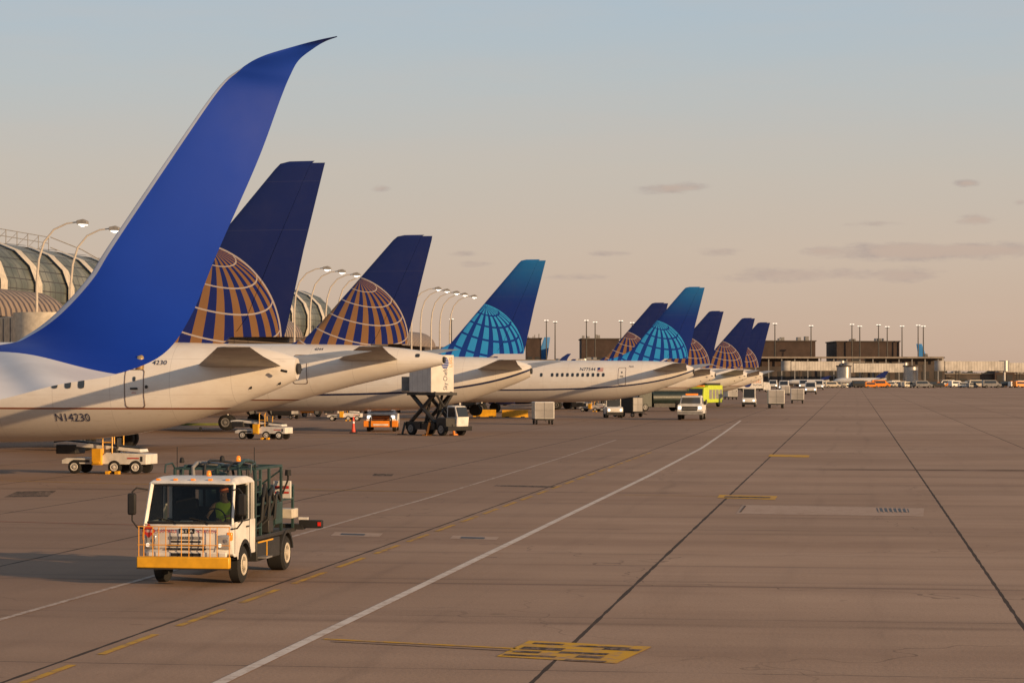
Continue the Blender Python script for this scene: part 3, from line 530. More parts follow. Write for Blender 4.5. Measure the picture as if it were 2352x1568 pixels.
for y in (-.42,.42):
    bx('seat',BLACK,t,(-.35,.12,y-.24,y+.24,.95,1.1),(-.5,-.36,y-.24,y+.24,1.05,1.62),(-.5,-.4,y-.12,y+.12,1.64,1.8),bev=.04)
q=MB(); q.tube([(.40+.06*math.sin(a),.42+.2*math.cos(a),1.28+.19*math.sin(a)) for a in [2*math.pi*k/20 for k in range(21)]],.014,6); q.tube([(.40,.42,1.28),(.6,.42,1.12)],.02,6); q.build('steering_wheel',BLACK,t)
q=MB(); q.slab([(.66,-.2,1.24),(.80,-.2,1.225),(.80,.04,1.225),(.66,.04,1.24)],.003); q.build('paper_sheet',TWH,t,smooth=False)
V=[];ED=[];RD=[]
def jv(p,r,par=None):
    V.append(p);RD.append(r if isinstance(r,tuple) else (r,r))
    if par is not None: ED.append((par,len(V)-1))
    return len(V)-1
pel=jv((-.15,.42,1.16),(.15,.12)); ab=jv((-.2,.42,1.30),(.14,.11),pel); chs=jv((-.2,.42,1.46),(.16,.11),ab); nk=jv((-.17,.42,1.60),.05,chs); hd0=jv((-.14,.42,1.68),(.075,.085),nk); hd1=jv((-.13,.42,1.77),(.075,.09),hd0); hd2=jv((-.14,.42,1.84),(.05,.06),hd1)
jv((-.03,.42,1.72),.012,hd0)
for sg in (1,-1):
    s=jv((-.19,.42+sg*.19,1.52),.06,chs); e=jv((.02,.42+sg*.26,1.34),.043,s); wr=jv((.26,.42+sg*.20,1.31),.026,e); pa=jv((.335,.42+sg*.19,1.31),(.038,.018),wr)
    for k in range(4):
        a=jv((.38,.42+sg*(.205-.018*k)+sg*.01,1.335-.016*k),.009,pa); b_=jv((.42,.42+sg*(.205-.018*k),1.325-.016*k),.008,a); jv((.405,.42+sg*(.19-.018*k),1.305-.016*k),.007,b_)
    a=jv((.34,.42+sg*.155,1.33),.010,pa); jv((.375,.42+sg*.15,1.345),.008,a)
    hp=jv((-.1,.42+sg*.1,1.14),.085,pel); kn=jv((.32,.42+sg*.12,1.10),.06,hp); an=jv((.42,.42+sg*.12,.98),.042,kn); jv((.5,.42+sg*.12,.97),(.04,.03),an)
me=bpy.data.meshes.new('person'); me.from_pydata(V,ED,[]); po=bpy.data.objects.new('person',me); COL.objects.link(po)
sm=po.modifiers.new('skin','SKIN'); sub=po.modifiers.new('sub','SUBSURF'); sub.levels=1; sub.render_levels=1
for i,sv in enumerate(me.skin_vertices[0].data): sv.radius=RD[i]; sv.use_root=(i==0)
me.materials.append(SKIN); po.matrix_world=Matrix.Translation(pc)@Matrix.Rotation(rz,4,'Z')
po['label']='driver in bright yellow safety vest sitting behind the fuel truck windscreen'; po['category']='person'
q=MB(); rows=[]
for z,a,b_ in ((1.12,.17,.14),(1.3,.165,.135),(1.45,.19,.135),(1.53,.2,.11),(1.58,.1,.07)):
    rows.append([(-.19+b_*math.cos(2*math.pi*k/16),.42+a*math.sin(2*math.pi*k/16),z) for k in range(16)])
q.grid(rows,closeu=True); q.build('safety_vest',HIVIS,po)
q=MB(); q.grid([[(-.15+r_*math.cos(2*math.pi*k/14)*1.15,.42+r_*math.sin(2*math.pi*k/14),z) for k in range(14)] for z,r_ in ((1.76,.096),(1.82,.092),(1.87,.07),(1.895,.03))],closeu=True,caps=True); q.build('cap',M('orange_cap',(.6,.15,.04),.7,var=0),po)
# ---------------------------------------------------------------- ramp vehicles
HY=rad(-90)
def beltloader(loc,rz,label,scale=1,group='belt loaders beside the aircraft'):
    t=thing('belt_loader',label,'belt loader',loc,rz,group,scale)
    q=MB(); q.prism([(-1.9,.45),(-1.9,.78),(-.2,.85),(.1,.62),(1.5,.62),(1.7,.55),(1.7,.38),(-1.9,.38)],.62); q.build('body',WHITE,t,bev=.02)
    q=MB(); q.prism([(-1.6,.86),(-1.55,.98),(1.6,1.28),(2.1,1.22),(2.1,1.1),(1.6,1.1)],.42); q.build('conveyor_frame',WHITE,t,bev=.01)
    q=MB(); q.prism([(-1.55,.99),(-1.5,1.03),(1.6,1.34),(2.15,1.27),(2.15,1.2)],.34); q.build('conveyor_belt',BLACK,t)
    bx('conveyor_head',DARK,t,(1.15,2.0,-.5,.5,.78,1.15),bev=.03)
    bx('operator_step',YEL,t,(-.05,.35,.45,.78,.35,1.0),(-.0,.3,.79,.82,.4,.5),bev=.02)
    q=MB()
    for x in (-.45,-.05): q.tube([(x,.6,.8),(x,.6,1.6),(x,.5,1.7)],.03,6); q.tube([(x,-.6,.8),(x,-.6,1.5)],.03,6)
    q.cyl((-.45,.6,1.25),(-.05,.6,1.25),.025,n=6); q.build('handrail',YEL,t)
    bx('seat',DARK,t,(-.62,-.3,.1,.5,.85,1.02),(-.66,-.58,.1,.5,1.0,1.42),bev=.03)
    q=MB(); q.tube([(-.3,.3,1.5),(-.3,.3,1.62)],[.06,.04],8); q.build('beacon',AMB,t)
    bx('red_stripe',RED,t,(-1.6,-1.1,.621,.63,.60,.65)); bx('vent_panel',DARK,t,(-1.75,-1.65,.621,.63,.5,.7),(.5,1.2,.621,.63,.45,.55))
    for x in (-1.45,-.55,1.15):
        for sg in (1,-1): wheel(t,x,sg*.55,.27,.27,.2,WHITE,16)
    bx('wheel_chock',YEL,t,(-.85,-.7,.7,.95,0,.12)); bx('wheel_chock',YEL,t,(-.45,-.3,.7,.95,0,.12))
    return t
LR=PROT
beltloader(G(247,1086),LR+rad(2),'white belt loader with yellow steps beneath the nearest aircraft tail',1.05)
beltloader(G(603,1008),LR+rad(-4),'white belt loader with yellow handrails below the second aircraft tail',1.0)
beltloader(G(1362,945),LR+rad(-10),'small yellow and white belt loader beneath the N77544 airliner',.95)
beltloader(G(790,966),LR+rad(10),'white belt loader near landing wheels left of the orange bumper pickup',.9)
def pickup(loc,rz,label,front=GREY,scale=1,group='pickup trucks on the apron',body=WHITE):
    t=thing('pickup_truck',label,'pickup',loc,rz,group,scale)
    hw=lambda z:.98-max(0,z-1.0)*.08
    q=MB(); q.prism([(-2.8,.5),(-2.8,1.25),(-.95,1.25),(-.95,1.24),(1.25,1.26),(2.45,1.20),(2.62,1.05),(2.65,.5)],hw); q.build('body',body,t,bev=.05)
    q=MB(); q.prism([(-1.0,1.2),(1.35,1.22),(.62,1.84),(.3,1.94),(-.75,1.94),(-.95,1.86)],lambda z:.93-max(0,z-1.18)*.18); q.build('cab',body,t,bev=.05)
    q=MB(); q.slab([(1.28,-.76,1.30),(1.28,.76,1.30),(.74,.70,1.76),(.74,-.70,1.76)],.02); q.build('windscreen',M('bright_windscreen',(.07,.075,.08),.12,var=0,spec=.8),t,smooth=False)
    for sg in (1,-1):
        q=MB(); q.slab([(1.05,sg*.935,1.27),(-.8,sg*.935,1.27),(-.75,sg*.84,1.76),(.6,sg*.84,1.76)],.015); q.build('side_window',WGL,t,smooth=False)
        bx('headlight',LAMP,t,(2.60,2.68,sg*.80-.11,sg*.80+.11,.88,1.08),bev=.02)
        bx('mirror',BLACK,t,(.95,1.1,sg*1.11-.11,sg*1.11+.11,1.2,1.5),bev=.03)
        for x in (1.75,-1.85): wheel(t,x,sg*.86,.40,.40,.26,GREY,18)
    bx('grille',BLACK,t,(2.62,2.69,-.60,.60,.74,1.10),bev=.02); bx('grille_bar',GREY if front is not ORG else ORG,t,(2.69,2.71,-.56,.56,.84,.88),(2.69,2.71,-.56,.56,.97,1.01))
    if front is ORG:
        b_=bx('bumper',front,t,(2.6,3.0,-1.15,1.15,.32,.74),bev=.03); bx('bumper_panel',WHITE,b_,(3.0,3.01,-.5,.5,.42,.52))
        for y in (-.7,.7): bx('bumper_guard',BLACK,b_,(2.95,3.05,y-.05,y+.05,.3,1.0))
    else: bx('bumper',front,t,(2.6,2.85,-1.0,1.0,.42,.70),bev=.03)
    bx('light_bar',AMB,t,(-.15,.1,-.5,.5,1.95,2.09),bev=.02)
    return t
pickup(G(880,989),HY+rad(8),'white pickup with bright orange front bumper beside the red safety post',ORG,1.12)
pickup(G(1589,963),HY,'white pickup with amber roof lights driving in the service road',GREY,1.2)
# catering truck
cp=W(1008,171); t=thing('catering_truck','high lift catering truck with raised white box on dark scissor lift','truck',cp,rad(-40))
bx('chassis',DARK,t,(-2.6,2.0,-.45,.45,.5,.8)); bx('frame_box',DARK,t,(-2.5,-.9,-.95,.95,.4,.95)); bx('battery_box',DARK,t,(-.7,.7,-1.0,1.0,.4,.85))
q=MB(); q.prism([(2.0,.5),(2.1,1.3),(1.8,2.05),(.9,2.1),(.9,.5)],lambda z:.55-max(0,z-1.3)*.1,.45); q.build('cab',WHITE,t,bev=.06)
q=MB(); q.slab([(2.12,-.02,1.3),(2.12,.92,1.3),(1.86,.88,1.98),(1.86,0.02,1.98)],.02); q.build('windscreen',WGL,t)
q=MB(); q.slab([(1.95,-.11,1.3),(1.1,-.11,1.3),(1.1,-.06,1.95),(1.75,-.06,1.95)],-.02); q.build('side_window',WGL,t)
bx('bumper',BLACK,t,(2.0,2.3,-1.1,1.1,.35,.65),bev=.03); bx('engine_cover',DARK,t,(.9,1.95,-1.0,-.15,.5,1.25),bev=.05)
q=MB()
for sg in (1,-1):
    for a,b_ in (((-2.2,.9),(.5,2.95)),((.5,.9),(-2.2,2.95))):
        q.cyl(Vector((a[0],sg*.75,a[1])),Vector((b_[0],sg*.75+.02,b_[1])),.15,n=6)
    q.cyl((-.85,sg*.5,.9),(-.2,sg*.5,2.9),.10,n=8)
for a,b_ in (((.6,-.8,.9),(.6,.8,2.95)),((.6,.8,.9),(.6,-.8,2.95))): q.cyl(a,b_,.09,n=6)
q.box(-2.3,.8,-1.0,1.0,2.80,2.98); q.build('scissor_lift',DARK,t)
bxx=bx('cargo_box',striped('box_panels',(.66,.62,.57),(.46,.43,.4),.55,.05,0),t,(-2.0,.4,-1.05,1.05,3.0,5.62),bev=.04)
bx('platform',STEEL,t,(-2.9,-2.0,-1.0,1.0,3.0,3.12)); bx('platform_gate',GREY,t,(-2.9,-2.82,-1.0,1.0,3.12,4.1))
textmb('Sky Chefs',.36,lambda a,b_:(.415,.42-b_,3.15+a),1.5).build('navy_lettering',TXT,bxx,smooth=False)
q=MB(); q.add([(.412,.22+.34*math.cos(2*math.pi*k/20),5.05+.42*math.sin(2*math.pi*k/20)) for k in range(20)],[tuple(range(20))]); q.build('round_emblem',striped('emblem_blue',(.02,.05,.25),(.6,.6,.6),.16,.25,2),bxx,smooth=False)
textmb('LSG',.26,lambda a,b_:(.415,.88-b_,4.75+a),.7).build('orange_lettering',ORG,bxx,smooth=False)
for sg in (1,-1):
    for x in (1.4,-1.9): wheel(t,x,sg*.85,.45,.45,.3,GREY,18)
    for x in (.2,-2.5):
        q=MB(); q.cyl((x,sg*1.0,.9),(x,sg*1.25,.08),.08,n=8); q.box(x-.25,x+.25,sg*1.25-.25,sg*1.25+.25,0,.08); q.build('stabiliser_leg',ORG if x>0 else DARK,t)
t=thing('safety_post','red safety post with white band in front of the landing wheels','traffic cone',G(812,994)); bx('base',BLACK,t,(-.25,.25,-.25,.25,0,.08),bev=.02)
q=MB(); q.tube([(0,0,.08),(0,0,.5),(0,0,1.15),(0,0,1.2)],[.15,.09,.06,.03],12); q.build('post',M('cone_red',(.7,.07,.03),.5,var=0,em=.1),t)
q=MB(); q.cyl((0,0,.7),(0,0,.85),.088,.08,12); q.build('reflective_band',TWH,t)
def barrier(px,py,wd,label):
    t=thing('barrier',label,'barrier',G(px,py),YAW,'yellow barriers under the aircraft'); q=MB(); q.prism([(-wd/2,0),(wd/2,0),(wd/2,.25),(wd/2-.03,.75),(-wd/2+.03,.75),(-wd/2,.25)],lambda z:.3 if z<.3 else .12); q.build('block',YEL,t,bev=.02)
    for x in (-wd/2+.35,wd/2-.75): bx('slot',BLACK,t,(x,x+.4,-.32,.32,0.0,.1))
barrier(1113,957,2.4,'yellow barrier block, left one of the pair near the catering truck'); barrier(1183,958,2.7,'yellow barrier block, right one of the pair beside the white cart')
q=MB(); q.box(-2.8,2.8,-.15,.15,.12,.32); o=q.build('tow_bar',M('green_bar',(.16,.17,.04),.5),None,bev=.03,label='long dark green and yellow tow bar lying left of the second belt loader',category='tow bar'); o.location=G(465,980); o.rotation_euler=(0,0,YAW)
def cart(loc,rz,label,scale=1,mat=None,group='white baggage carts on the service road'):
    t=thing('baggage_cart',label,'baggage cart',loc,rz,group,scale)
    bx('deck',DARK,t,(-1.5,1.5,-.8,.8,.38,.5),bev=.01)
    bb=bx('box',mat or WHITE,t,(-1.2,1.2,-.85,.85,.5,1.95),bev=.03)
    bx('door_panel',FARW,bb,(1.201,1.21,-.78,-.02,.56,1.88),(1.201,1.21,.02,.78,.56,1.88))
    bx('door_bar',GREY,bb,(1.212,1.23,-.80,.80,1.2,1.24),(1.212,1.23,-.02,.02,.55,1.9))
    for sg in (1,-1):
        bx('curtain',CREAM if not mat else DARK,bb,(-1.1,1.1,sg*.856-.006,sg*.856+.006,.6,1.85))
        for x in (-1.05,1.05): wheel(t,x,sg*.68,.22,.22,.15,GREY,14)
    q=MB(); q.cyl((1.5,0,.4),(2.3,0,.25),.03,n=6); q.build('tow_bar',DARK,t); return t
C0=cart(G(1247,974),HY+rad(14),'tall white baggage cart standing alone right of the yellow barriers',1.0)
for px,py,rz_,sc,lb in ((1782,937,5,1.25,'white baggage cart right of the headlit tug'),(1831,926,3,1.2,'white baggage cart second right of the headlit tug'),(1678,917,20,1.1,'small pale cart just right of the lime fire truck'),(1803,908,8,1.15,'distant white cart before the queue of vans')):
    dup(C0,G(px,py),HY+rad(rz_),lb,sc)
cart(G(1442,957),HY+rad(60),'dark boxed cart towed behind the white tug',1.05,DARK,'dark baggage carts')
cart(G(1333,940),HY+rad(80),'dark low cart parked under the N77544 airliner left of the belt loader',.8,DARK,'dark baggage carts')
cart(G(655,962),HY+rad(75),'dark cart parked beyond the second belt loader under the wing',.9,DARK,'dark baggage carts')
cart(G(1085,940),HY+rad(70),'dark cart parked right of the catering truck under the third tail',.9,DARK,'dark baggage carts')
# stairs / ground power units in the shade
for px,py,lb in ((715,957,'orange ground power unit left of the red safety post'),(1320,928,'orange ground power unit under the N77544 airliner'),(1100,930,'orange ground power unit under the third aircraft')):
    t=thing('ground_power_unit',lb,'generator',G(px,py),YAW+rad(10),'orange ground power units')
    bx('body',ORG,t,(-1.1,1.1,-.6,.6,.4,1.3),bev=.05); bx('vent_panel',DARK,t,(-.9,-.1,-.615,-.601,.6,1.1)); bx('control_panel',GREY,t,(.2,.8,-.615,-.601,.7,1.1))
    for x in (-.7,.7):
        for sg in (1,-1): wheel(t,x,sg*.5,.25,.25,.15,GREY,12)
def tug(loc,rz,label,scale=1,group='baggage tugs'):
    t=thing('baggage_tug',label,'tug',loc,rz,group,scale)
    q=MB(); q.prism([(-1.4,.3),(-1.4,.8),(.2,.85),(.4,.95),(1.3,.9),(1.45,.8),(1.45,.3)],.68); q.build('body',WHITE,t,bev=.05)
    q=MB()
    for sg in (1,-1):
        q.box(-.75,-.68,sg*.59-.03,sg*.59+.03,.8,1.85); q.box(.35,.42,sg*.59-.03,sg*.59+.03,.9,1.85)
    q.box(-.8,.5,-.66,.66,1.85,1.93); q.build('canopy',WHITE,t)
    q=MB(); q.slab([(.44,-.55,.98),(.44,.55,.98),(.42,.55,1.8),(.42,-.55,1.8)],.01); q.build('windscreen',WGL,t)
    bx('seat',DARK,t,(-.7,-.2,-.5,.5,.85,1.0),(-.72,-.62,-.5,.5,1.0,1.4)); bx('bumper',DARK,t,(1.4,1.52,-.7,.7,.25,.5))
    for sg in (1,-1):
        q=MB(); q.cyl((1.44,sg*.5,.66),(1.48,sg*.5,.66),.09,n=12); q.build('headlight',LAMP,t)
        for x in (.95,-.95): wheel(t,x,sg*.6,.3,.3,.2,GREY,14)
    return t
T0=tug(G(1408,959),HY+rad(12),'white baggage tug beside the dark boxed cart',1.2)
dup(T0,G(1721,934),HY,'white tug with lit headlights on the service road',1.35)
def tanker(loc,rz,label,mat=DGRN,scale=1):
    t=thing('tanker_truck',label,'tanker',loc,rz,None,scale)
    q=MB(); q.tube([(-4.2,0,1.6),(-4.1,0,1.6),(1.2,0,1.6),(1.3,0,1.6)],[.6,.85,.85,.6],18); q.build('tank',mat,t)
    q=MB(); q.prism([(1.5,.5),(3.4,.5),(3.4,1.3),(3.1,2.3),(1.5,2.35)],1.05); q.build('cab',mat,t,bev=.06)
    q=MB(); q.slab([(3.42,-.9,1.4),(3.42,.9,1.4),(3.16,.85,2.2),(3.16,-.85,2.2)],.02); q.build('windscreen',WGL,t)
    bx('chassis',DARK,t,(-4.3,3.3,-.5,.5,.5,.75)); bx('walkway',DARK,t,(-3.5,1.0,-.3,.3,2.42,2.55)); bx('side_locker',DARK,t,(-1.6,1.2,-1.0,1.0,.5,.95))
    for sg in (1,-1):
        for x in (2.4,-2.2,-3.3): wheel(t,x,sg*.9,.5,.5,.3,GREY,16)
    return t
tanker(G(1515,944),HY+rad(-60),'dark green fuel tanker left of the white pickup with amber lights')
tanker(G(1580,925),HY+rad(-75),'dark tanker parked farther back behind the fuel tanker',DARK)
t=thing('fire_truck','lime yellow fire truck behind the white pickup','fire truck',G(1617,934),HY+rad(-15))
bx('body',LIME,t,(-4.5,1.8,-1.25,1.25,.6,3.0),bev=.06)
q=MB(); q.prism([(1.8,.5),(3.6,.5),(3.7,1.5),(3.4,2.7),(1.8,2.8)],1.2); q.build('cab',LIME,t,bev=.08)
q=MB(); q.slab([(3.72,-1.0,1.6),(3.72,1.0,1.6),(3.46,1.0,2.55),(3.46,-1.0,2.55)],.02); q.build('windscreen',WGL,t)
bx('bumper',WHITE,t,(3.6,4.0,-1.2,1.2,.5,.85),bev=.04); bx('light_bar',AMB,t,(2.4,2.9,-.9,.9,2.82,3.0),bev=.03)
for k in range(4): bx('locker_shutter',GREY,t,(-4.2+k*1.5,-3.0+k*1.5,1.251,1.27,1.1,2.4))
bx('roof_equipment',DARK,t,(-4.3,1.5,-1.0,1.0,3.0,3.3),bev=.05)
for sg in (1,-1):
    for x in (2.7,-3.0): wheel(t,x,sg*1.05,.55,.55,.35,GREY,16)
    bx('headlight',LAMP,t,(3.71,3.76,sg*.85-.15,sg*.85+.15,1.0,1.25))
def van(loc,rz,label,scale=1,mat=WHITE,box=False,group='vans and trucks on the far service road',lit=True):
    t=thing('box_truck' if box else 'van',label,'truck' if box else 'van',loc,rz,group,scale)
    if box:
        bx('cargo_box',mat,t,(-5.5,1.0,-1.25,1.25,.9,3.6),bev=.04)
        q=MB(); q.prism([(1.1,.5),(2.9,.5),(2.95,1.4),(2.6,2.4),(1.1,2.5)],1.05); q.build('cab',WHITE,t,bev=.06)
        q=MB(); q.slab([(2.97,-.9,1.45),(2.97,.9,1.45),(2.64,.85,2.3),(2.64,-.85,2.3)],.02); q.build('windscreen',WGL,t)
        bx('chassis',DARK,t,(-5.3,2.8,-.5,.5,.5,.9))
    else:
        q=MB(); q.prism([(-2.4,.4),(2.3,.4),(2.4,.95),(1.7,1.15),(1.0,1.95),(.7,2.05),(-2.3,2.05),(-2.4,1.9)],lambda z:.95-max(0,z-1.1)*.12); q.build('body',mat,t,bev=.06)
        q=MB(); q.slab([(1.72,-.75,1.2),(1.72,.75,1.2),(1.06,.7,1.9),(1.06,-.7,1.9)],.02); q.build('windscreen',WGL,t)
        bx('bumper',DARK,t,(2.35,2.48,-.9,.9,.35,.6),bev=.03)
    for sg in (1,-1):
        if not box:
            q=MB(); q.slab([(1.0,sg*.94,1.2),(-2.0,sg*.94,1.2),(-2.0,sg*.87,1.8),(.9,sg*.87,1.8)],.012); q.build('side_window',WGL,t)
            bx('headlight',LAMP if lit else GREY,t,(2.28,2.4,sg*.74-.14,sg*.74+.14,.7,.88))
        for x in ((2.0,-3.8) if box else (1.5,-1.5)): wheel(t,x,sg*.85,.38,.38,.25,GREY,14)
    return t
bt=van(G(1742,900),YAW,'white box truck with dark globe emblem on its side behind the tugs',1.15,WHITE,True)
q=MB(); ol=[(-2.9+1.05*math.cos(2*math.pi*k/20),-1.262,2.2+1.05*math.sin(2*math.pi*k/20)) for k in range(20)]; q.add(ol,[tuple(range(20))]); q.build('round_emblem',NAVY,bt,smooth=False)
textmb('LSG',.7,lambda a,b_:(-1.5+a,-1.262,2.3+b_),2.0).build('orange_lettering',ORG,bt,smooth=False); textmb('SkyChefs',.4,lambda a,b_:(-1.5+a,-1.262,1.6+b_),2.2).build('navy_lettering',TXT,bt,smooth=False)
V0=van(G(1752,898),HY,'white van in front of the white box truck',1.2)
for px,py,sc,lb in ((1862,905,1.5,'distant white van, left of the last pair on the road'),(1881,895,1.6,'farthest white van at the right end of the service road'),(1801,898,1.6,'distant white van between the far baggage carts'),(1846,894,1.7,'distant white van behind the second cart'),(1776,893,1.6,'distant white van just right of the box truck')):
    dup(V0,G(px,py),HY,lb,sc)
# ---------------------------------------------------------------- concourse on the left
def glassmat():
    m,nt,b,oc=newmat('vault_glass'); X,Y,Z=xyz(nt,oc); f=((Y/1.5).fract().lt(.08)).op('MAXIMUM',(Z/.9).fract().lt(.10)); n=noise(nt,oc,.25,3)
    c=mix(nt,n.sst(.35,.65),(.085,.10,.09),(.19,.20,.175)); c=mix(nt,Z.sst(14.8,16.3)*.6,c,(.26,.28,.28)); nt.links.new(mix(nt,f,c,(.05,.045,.04)),b.inputs['Base Color']); b.inputs['Roughness'].default_value=.5; b.inputs['Specular IOR Level'].default_value=.3; return m
VG=glassmat()
t=thing('terminal_building','long glass vaulted terminal concourse with cream ribs behind the aircraft','building',(0,0,0))
VP=[(-72,9.3),(-71.6,10.6),(-71.6,12.2),(-72.2,13.8),(-73.6,15.2),(-75.8,16.1),(-80,16.5),(-92,16.5)]
def vault(y0,y1,zk=1.0,rib=9.0):
    q=MB(); q.grid([[(x,y,9.3+(z-9.3)*zk) for x,z in VP] for y in (y0,y1)]); n=len(VP)
    q.add([(x,y1,9.3+(z-9.3)*zk) for x,z in VP]+[(-92,y1,9.3)],[tuple(range(n+1))]); q.build('glass_vault',VG,t)
    y=y0+3
    while y<y1:
        q=MB(); q.grid([[(x+.25,yy,9.3+(z-9.3)*zk+.12) for x,z in VP] for yy in (y,y+1.7)]); q.build('roof_rib',CREAM,t); y+=rib
vault(150,252); vault(258,333); vault(336,372,.55)
q=MB(); q.box(-92,-71,120,430,0,9.28); q.build('lower_wall',striped('lower_wall_panels',(.10,.065,.05),(.04,.028,.024),4.5,.12,1,.8),t,smooth=False)
bx('canopy_band',CREAM,t,(-71,-70.2,120,430,6.2,7.2)); q=MB(); q.box(-70.98,-70.4,120,430,7.7,9.4); q.build('louvre_band',striped('louvre',(.13,.10,.08),(.035,.025,.022),.35,.5,2,.8),t)
RIBM=striped('ribbed_bronze',(.30,.22,.15),(.06,.042,.034),1.3,.4,1,.55)
for y0,y1 in ((168,208),(262,300),(365,398)):
    rows=[]
    for yy,k in ((y0,1),(y1-3,1),(y1-1.6,.94),(y1-.6,.8),(y1,.5)): rows.append([(-71+3.0*k*math.cos(rad(a)),yy,9.0+2.5*k*math.sin(rad(a))) for a in range(0,181,15)])
    q=MB(); q.grid(rows); q.add(rows[-1],[tuple(range(13))]); q.build('ribbed_vault',RIBM,t)
for k in range(8): bx('dock_door',FARW if k%3 else DARK,t,(-70.99,-70.9,175+k*26,180+k*26,0,4.2))
q=MB()
for k in range(10):
    y=200+k*3; q.cyl((-77,y,16.2),(-77,y,17.6),.04,n=5)
    if k<9: q.cyl((-77,y,16.3),(-77,y+3,17.5),.03,n=5)
for z in (17.0,17.6): q.cyl((-77,200,z),(-77,227,z),.04,n=5)
q.tube([(-76.8,227,17.6),(-75,231,16.6),(-73,235,15.0),(-72.2,238,13.5)],.05,5); q.tube([(-76.8,227,16.6),(-75,231,15.6),(-73,235,14.0),(-72.2,238,12.5)],.05,5); q.build('roof_railing',GREY,t)
def bridge(p0,p1,zf,label,h=2.6,wd=3.0,mat=CREAM,group=None):
    t=thing('jet_bridge',label,'jet bridge',(p0.x,p0.y,0),math.atan2(p1.y-p0.y,p1.x-p0.x),group); L=(p1-p0).length
    tn=bx('tunnel',mat,t,(0,L,-wd/2,wd/2,zf,zf+h),bev=.05)
    bx('tunnel_rib',GREY,tn,*[(k*1.5+.4,k*1.5+.55,-wd/2-.06,wd/2+.06,zf+.1,zf+h-.1) for k in range(int(L/1.5))])
    q=MB(); q.cyl((L+1.6,0,zf-.1),(L+1.6,0,zf+h+.2),2.2,n=24); q.build('cab_end',mat,t)
    q=MB(); q.cyl((-1.5,0,0),(-1.5,0,zf-.12),.6,n=16); q.cyl((-1.5,0,zf-.12),(-1.5,0,zf+h+.3),2.2,n=24); q.build('rotunda',STEEL,t)
    q=MB(); 
    for y in (-1.2,1.2): q.cyl((L*.75,y,.4),(L*.75,y,zf),.2,n=10); q.cyl((L*.75-.4,y,.5),(L*.75+.4,y,.5),.45,n=10)
    q.build('support_leg',DARK,t); return t
bridge(Vector((-69,178,0)),Vector((-55,160,0)),5.6,'cream jet bridge at the far left under the glass vault')
for y in (215,262,310): bridge(Vector((-69,y,0)),Vector((-60,y-12,0)),4.2,'cream jet bridge leading from the concourse to an aircraft nose',group='jet bridges hidden among the parked aircraft')
# ---------------------------------------------------------------- lamp posts
def crook(loc,label):
    t=thing('street_lamp',label,'lamp post',loc,0,'curved lamp posts along the concourse')
    q=MB(); q.tube([(0,0,0),(0,0,6),(0,0,11.2),(.15,0,12.8),(.55,0,14.1),(1.3,0,15.0),(2.3,0,15.45),(3.2,0,15.55)],[.15,.12,.10,.09,.08,.07,.06,.05],8); q.build('pole',M('pole_cream',(.55,.49,.42),.4,var=.1),t)
    q=MB(); q.prism([(3.1,15.4),(3.9,15.35),(3.9,15.6),(3.6,15.75),(3.1,15.65)],.25); q.build('lamp_head',GREY,t,bev=.03)
    q=MB(); q.box(3.25,3.85,-.2,.2,15.3,15.37); q.cyl((3.5,0,15.2),(3.5,0,15.32),.13,n=10); q.build('lens',LAMP,t); return t
words=['first','second','third','fourth','fifth','sixth','seventh','eighth','ninth','tenth','eleventh','twelfth','thirteenth','fourteenth','fifteenth','sixteenth']
xs_=[(84,0),(162,0),(676,1),(712,1),(748,1),(776,1),(945,2),(966,2),(990,2),(1010,2),(1033,2)]; c0=None
for i,(px,g_) in enumerate(xs_):
    rt=(px-1176)/FP; D=60/(math.sin(YAW)-math.cos(YAW)*rt); D*={0:1,1:.97,2:.94}[g_]
    lb='curved lamp post, %s'%(['leftmost in front of the glass vault','second from the left by the glass vault','first right of the nearest navy tail','second right of the nearest navy tail','third right of the nearest navy tail','fourth right of the nearest navy tail','first right of the second navy tail','second right of the second navy tail','third right of the second navy tail','fourth right of the second navy tail','fifth right of the second navy tail'][i])
    if c0 is None: c0=crook(W(px,D),lb)
    else: dup(c0,W(px,D),0,lb)
def mast(loc,h,label):
    t=thing('light_mast',label,'light mast',loc,YAW,'tall light masts across the airfield')
    q=MB(); q.tube([(0,0,0),(0,0,h)],[.40,.22],8); q.build('pole',DARK,t)
    bx('crossbar',DARK,t,(-.95,.95,-.3,.3,h,h+.35))
    for s_ in (-.65,.65): bx('lamp_head',M('mast_lamp',(.9,.88,.82),.3,var=0,em=.7),t,(s_-.38,s_+.38,-.5,.4,h+.35,h+.85))
    return t
m0=None
for i,(px,py) in enumerate(((1037,730),(1255,733),(1275,736),(1347,733),(1367,737),(1426,734),(1452,738),(1780,740),(1863,745),(1957,742),(1975,746),(2018,743),(2038,747),(2072,746),(2109,744),(2121,746))):
    D=1150+rnd.random()*60; h=ZH(py,D)-1.2; lb='tall straight light mast, %s from the left'%words[i]
    if m0 is None: m0=mast(W(px,D),h,lb); H0=h
    else: o=dup(m0,W(px,D),YAW,lb); o.scale=(1,1,h/H0)
